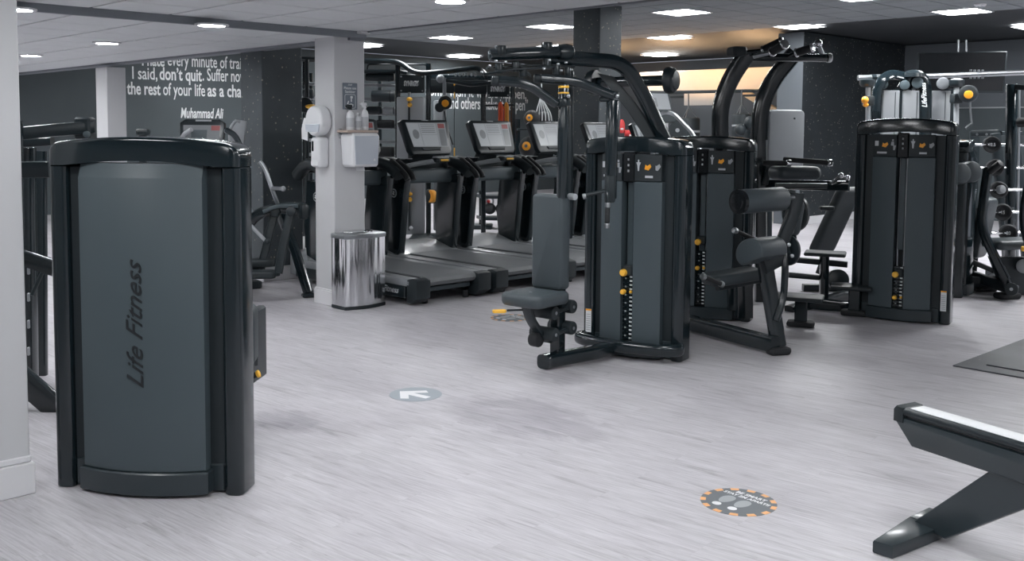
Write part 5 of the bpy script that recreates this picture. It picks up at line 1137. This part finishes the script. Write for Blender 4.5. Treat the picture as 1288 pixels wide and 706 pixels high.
for s, (a, b, c_, d_) in enumerate((((346, 267, AD), (337, 302, AD - .05), (328, 338, AD - .1), (304, 334, AD)), ((366, 266, AD - .25), (357, 306, AD - .3), (350, 344, AD - .35), (306, 349, AD - .25)))):
    Bm(t, 'pedal_arm', 'black_satin', [a, b, c_], .05, .075, 0, .015, up=(1, 0, 0)); Bm(t, 'pedal_bar', 'black_satin', [c_, d_], .06, .05)
    c = P(d_[0] + 16, d_[1] + 1, d_[2] - .1); q = MB(); q.prism(rrect(.36, .17, .06, 4), c, (1, .15, 0), (-.15, 1, 0), .07, .02, 3); part('pedal', q, 'black_matt', t)
    q = MB(); q.cyl(P(a[0], a[1], a[2] - .08), P(a[0], a[1], a[2] + .06), .045, 14, .01); part('pivot', q, 'black_satin', t)
T(t, 'handle', 'steel', [(327, 203, AD - .1), (333, 211, AD - .1), (341, 235, AD - .1), (350, 259, AD)], .019, .08); T(t, 'handle', 'steel', [(342, 237, AD - .1), (357, 237.5, AD - .15)], .019)
q = MB(); q.ball(P(356, 237.5, AD - .15), .026, 12); part('handle_end', q, 'silver', t)
T(t, 'link_rod', 'steel', [(296, 240, AD + .1), (308, 250, AD + .05), (320, 274, AD)], .020, .06); T(t, 'link_rod', 'silver', [(298, 266, AD - .3), (334, 303, AD - .3)], .017); q = MB(); q.ball(P(336, 304, AD - .3), .03, 12); part('rod_end', q, 'black_matt', t)
q = MB(); q.box(ground(272, AD) + Z * .30, (.35, .6, .6), .6, .10, 3); part('flywheel_housing', q, 'black', t)
# far machines glimpsed left of the pillar
t = thing('rig_column', 'black rig column with amber clamps glimpsed between the speckled column and the white pillar', 'training rig', ground(386, 13.2))
post(t, 386, 75, 13.2, 'black_satin', .05, .05); q = MB(); q.cyl(P(384, 132, 13.0), P(384, 132, 12.9), .10, 18, .02); pu = part('pulley', q, 'black_matt', t)
q = MB(); q.ball(P(391, 134, 12.9), .05, 12, (1.5, 1, .6)); part('amber_clamp', q, 'yellow', t)
Bm(t, 'arm', 'black_satin', [(381, 204, 13), (396, 203, 13)], .04, .04)

# ================================================================== FLOOR: DECALS, MAT, FOREGROUND BENCH
c = at(522.8, 496.4); t = thing('arrow_decal', 'pale slate round floor decal with a white arrow pointing left', 'floor decal', c)
q = MB(); q.prism(circ(.158, 48), c + Z * .0006, (1, 0, 0), (0, 1, 0), .0012); part('disc', q, 'decal_blue', t)
d = (at(505.2, 493.6) - at(538, 500.9)); L = d.length; d.normalize(); e = Vector((-d.y, d.x, 0)); m0 = at(522, 497.2) + Z * .0018
q = MB(); w_ = .024; pts = [(-.105, -w_), (.030, -w_), (-.03, -.087), (.012, -.115), (.125, 0), (.012, .115), (-.03, .087), (.030, w_), (-.105, w_)]
q.prism(pts, m0, d, e, .0006); part('arrow', q, 'decal_print', t)
def foot_decal(c, ux, lab, grp=None):
    uy = Vector((-ux.y, ux.x, 0)); R_ = .162
    t = thing('distance_decal', lab, 'floor decal', c, 0, grp)
    q = MB(); q.prism(circ(R_ * .87, 48), c + Z * .0006, ux, uy, .0012); part('disc', q, 'decal_grey', t)
    for i in range(26):
        a0, a1 = 2 * PI * i / 26, 2 * PI * (i + 1) / 26
        poly = [(R_ * .86 * math.cos(a0), R_ * .86 * math.sin(a0)), (R_ * math.cos(a0), R_ * math.sin(a0)), (R_ * math.cos((a0 + a1) / 2), R_ * math.sin((a0 + a1) / 2)), (R_ * math.cos(a1), R_ * math.sin(a1)), (R_ * .86 * math.cos(a1), R_ * .86 * math.sin(a1))]
        q = MB(); q.prism(poly, c + Z * .0006, ux, uy, .0013); part('ring_block', q, 'decal_orange' if i % 2 else 'decal_grey', t)
    for s in (-1, 1):
        o_ = c + Z * .0018 + ux * (s * .040 - .012)
        q = MB(); q.prism([(.030 * math.cos(a) * (1 + .15 * math.sin(a)), .048 * math.sin(a)) for a in [2 * PI * i / 20 for i in range(20)]], o_ - uy * .012, ux, uy, .0005); part('sole_print', q, 'decal_foot', t)
        q = MB(); q.prism([(.021 * math.cos(a), .019 * math.sin(a)) for a in [2 * PI * i / 16 for i in range(16)]], o_ - uy * .085, ux, uy, .0005); part('heel_print', q, 'decal_print', t)
    text('lettering', 'BE SMART', .034, c + uy * .083 + Z * .0019, ux, uy, 'decal_print', t, 1.0, .001, 0, 'CENTER', thick=.0003)
    text('lettering', 'STAY 2M APART!!', .030, c + uy * .050 + Z * .0019, ux, uy, 'decal_print', t, 1.0, .001, 0, 'CENTER', thick=.0003)
ux = (at(963, 637) - at(912, 620)).normalized()
foot_decal(at(928.9, 631.8), ux, 'round floor decal with footprints and an orange dashed rim on the open floor')
foot_decal(at(641, 400), ux, 'round floor decal with an orange rim partly hidden under the fly machine seat')
c0 = at(1198, 461); t = thing('floor_mat', 'dark grey rubber floor mat with sloping borders at the right edge', 'mat', c0, ROOM)
q = MB(); q.prism([(0, 0), (1.8, 0), (1.8, -1.25), (0, -1.25)][::-1], c0, E1, E2, .010, .006); part('mat_base', q, 'rubber_floor', t)
q = MB(); q.prism([(.16, -.16), (1.64, -.16), (1.64, -1.09), (.16, -1.09)][::-1], c0 + Z * .010, E1, E2, .008, .006); part('mat_field', q, 'rubber_floor', t)
# foreground bench
u = Vector((math.cos(math.radians(-60.5)), math.sin(math.radians(-60.5)), 0)); vv = Vector((-u.y, u.x, 0)); B0 = Vector((1.597, 3.965, 0))
t = thing('flat_bench', 'dark steel bench frame with a sheen-painted top rail cut by the lower right corner', 'bench', B0)
q = MB(); q.prism([(.075, .355), (2.0, .355), (2.0, .462), (0, .462), (-.004, .438)], B0 + vv * .055, u, Z, .11, .010, 2); part('beam', q, 'shroud_dark', t)
q = MB(); q.prism(rrect(.115, .034, .014, 3), B0 + Z * .488 + u * .02, vv, Z, 1.95, .003, 1, t0=-1.95) if False else q.sweep([B0 + Z * .486 + u * .02, B0 + Z * .486 + u * 2.0], rrect(.115, .032, .013, 3)); part('top_rail', q, 'black_satin', t)
q = MB(); q.sweep([B0 + Z * .5005 + u * .055, B0 + Z * .5005 + u * 2.0], rrect(.082, .008, .003, 2)); part('rail_sheen', q, 'white', t)  # white strip stands for light glancing off the black rail
q = MB(); q.prism([(.02, .458), (2.0, .458), (2.0, .474), (.02, .474)], B0 + vv * .040, u, Z, .08); part('rail_gap', q, 'tv', t)
q = MB(); q.prism([(-.012, .440), (.035, .440), (.035, .502), (.0, .505), (-.012, .490)], B0 + vv * .060, u, Z, .12, .006, 2); part('end_cap', q, 'black_matt', t)
q = MB(); q.prism([(0.075, .045), (.225, .03), (.68, .36), (.405, .36)][::1], B0 + vv * .03, u, Z, .06, .004); part('strut', q, 'shroud_dark', t)
A_, B_, C_, D2 = at(1098, 680, .05), at(1123, 688, .05), at(1181, 665, .05), at(1143.5, 650, .05)
def flat(v): return ((v - B0).dot(u), (v - B0).dot(vv))
q = MB(); pol = [flat(p) for p in (A_, B_, C_, D2)]; q.prism(pol, B0, u, vv, .052, .008, 2); part('foot', q, 'shroud_dark', t)
mid = (C_ + D2) / 2; q = MB(); pol = [flat(p) for p in (D2, C_, C_ + (C_ - B_) * .55 + (D2 - C_) * .12, D2 + (D2 - A_) * .50 - (D2 - C_) * .12)]; q.prism(pol, B0, u, vv, .052, .008, 2); part('foot', q, 'shroud_dark', t)
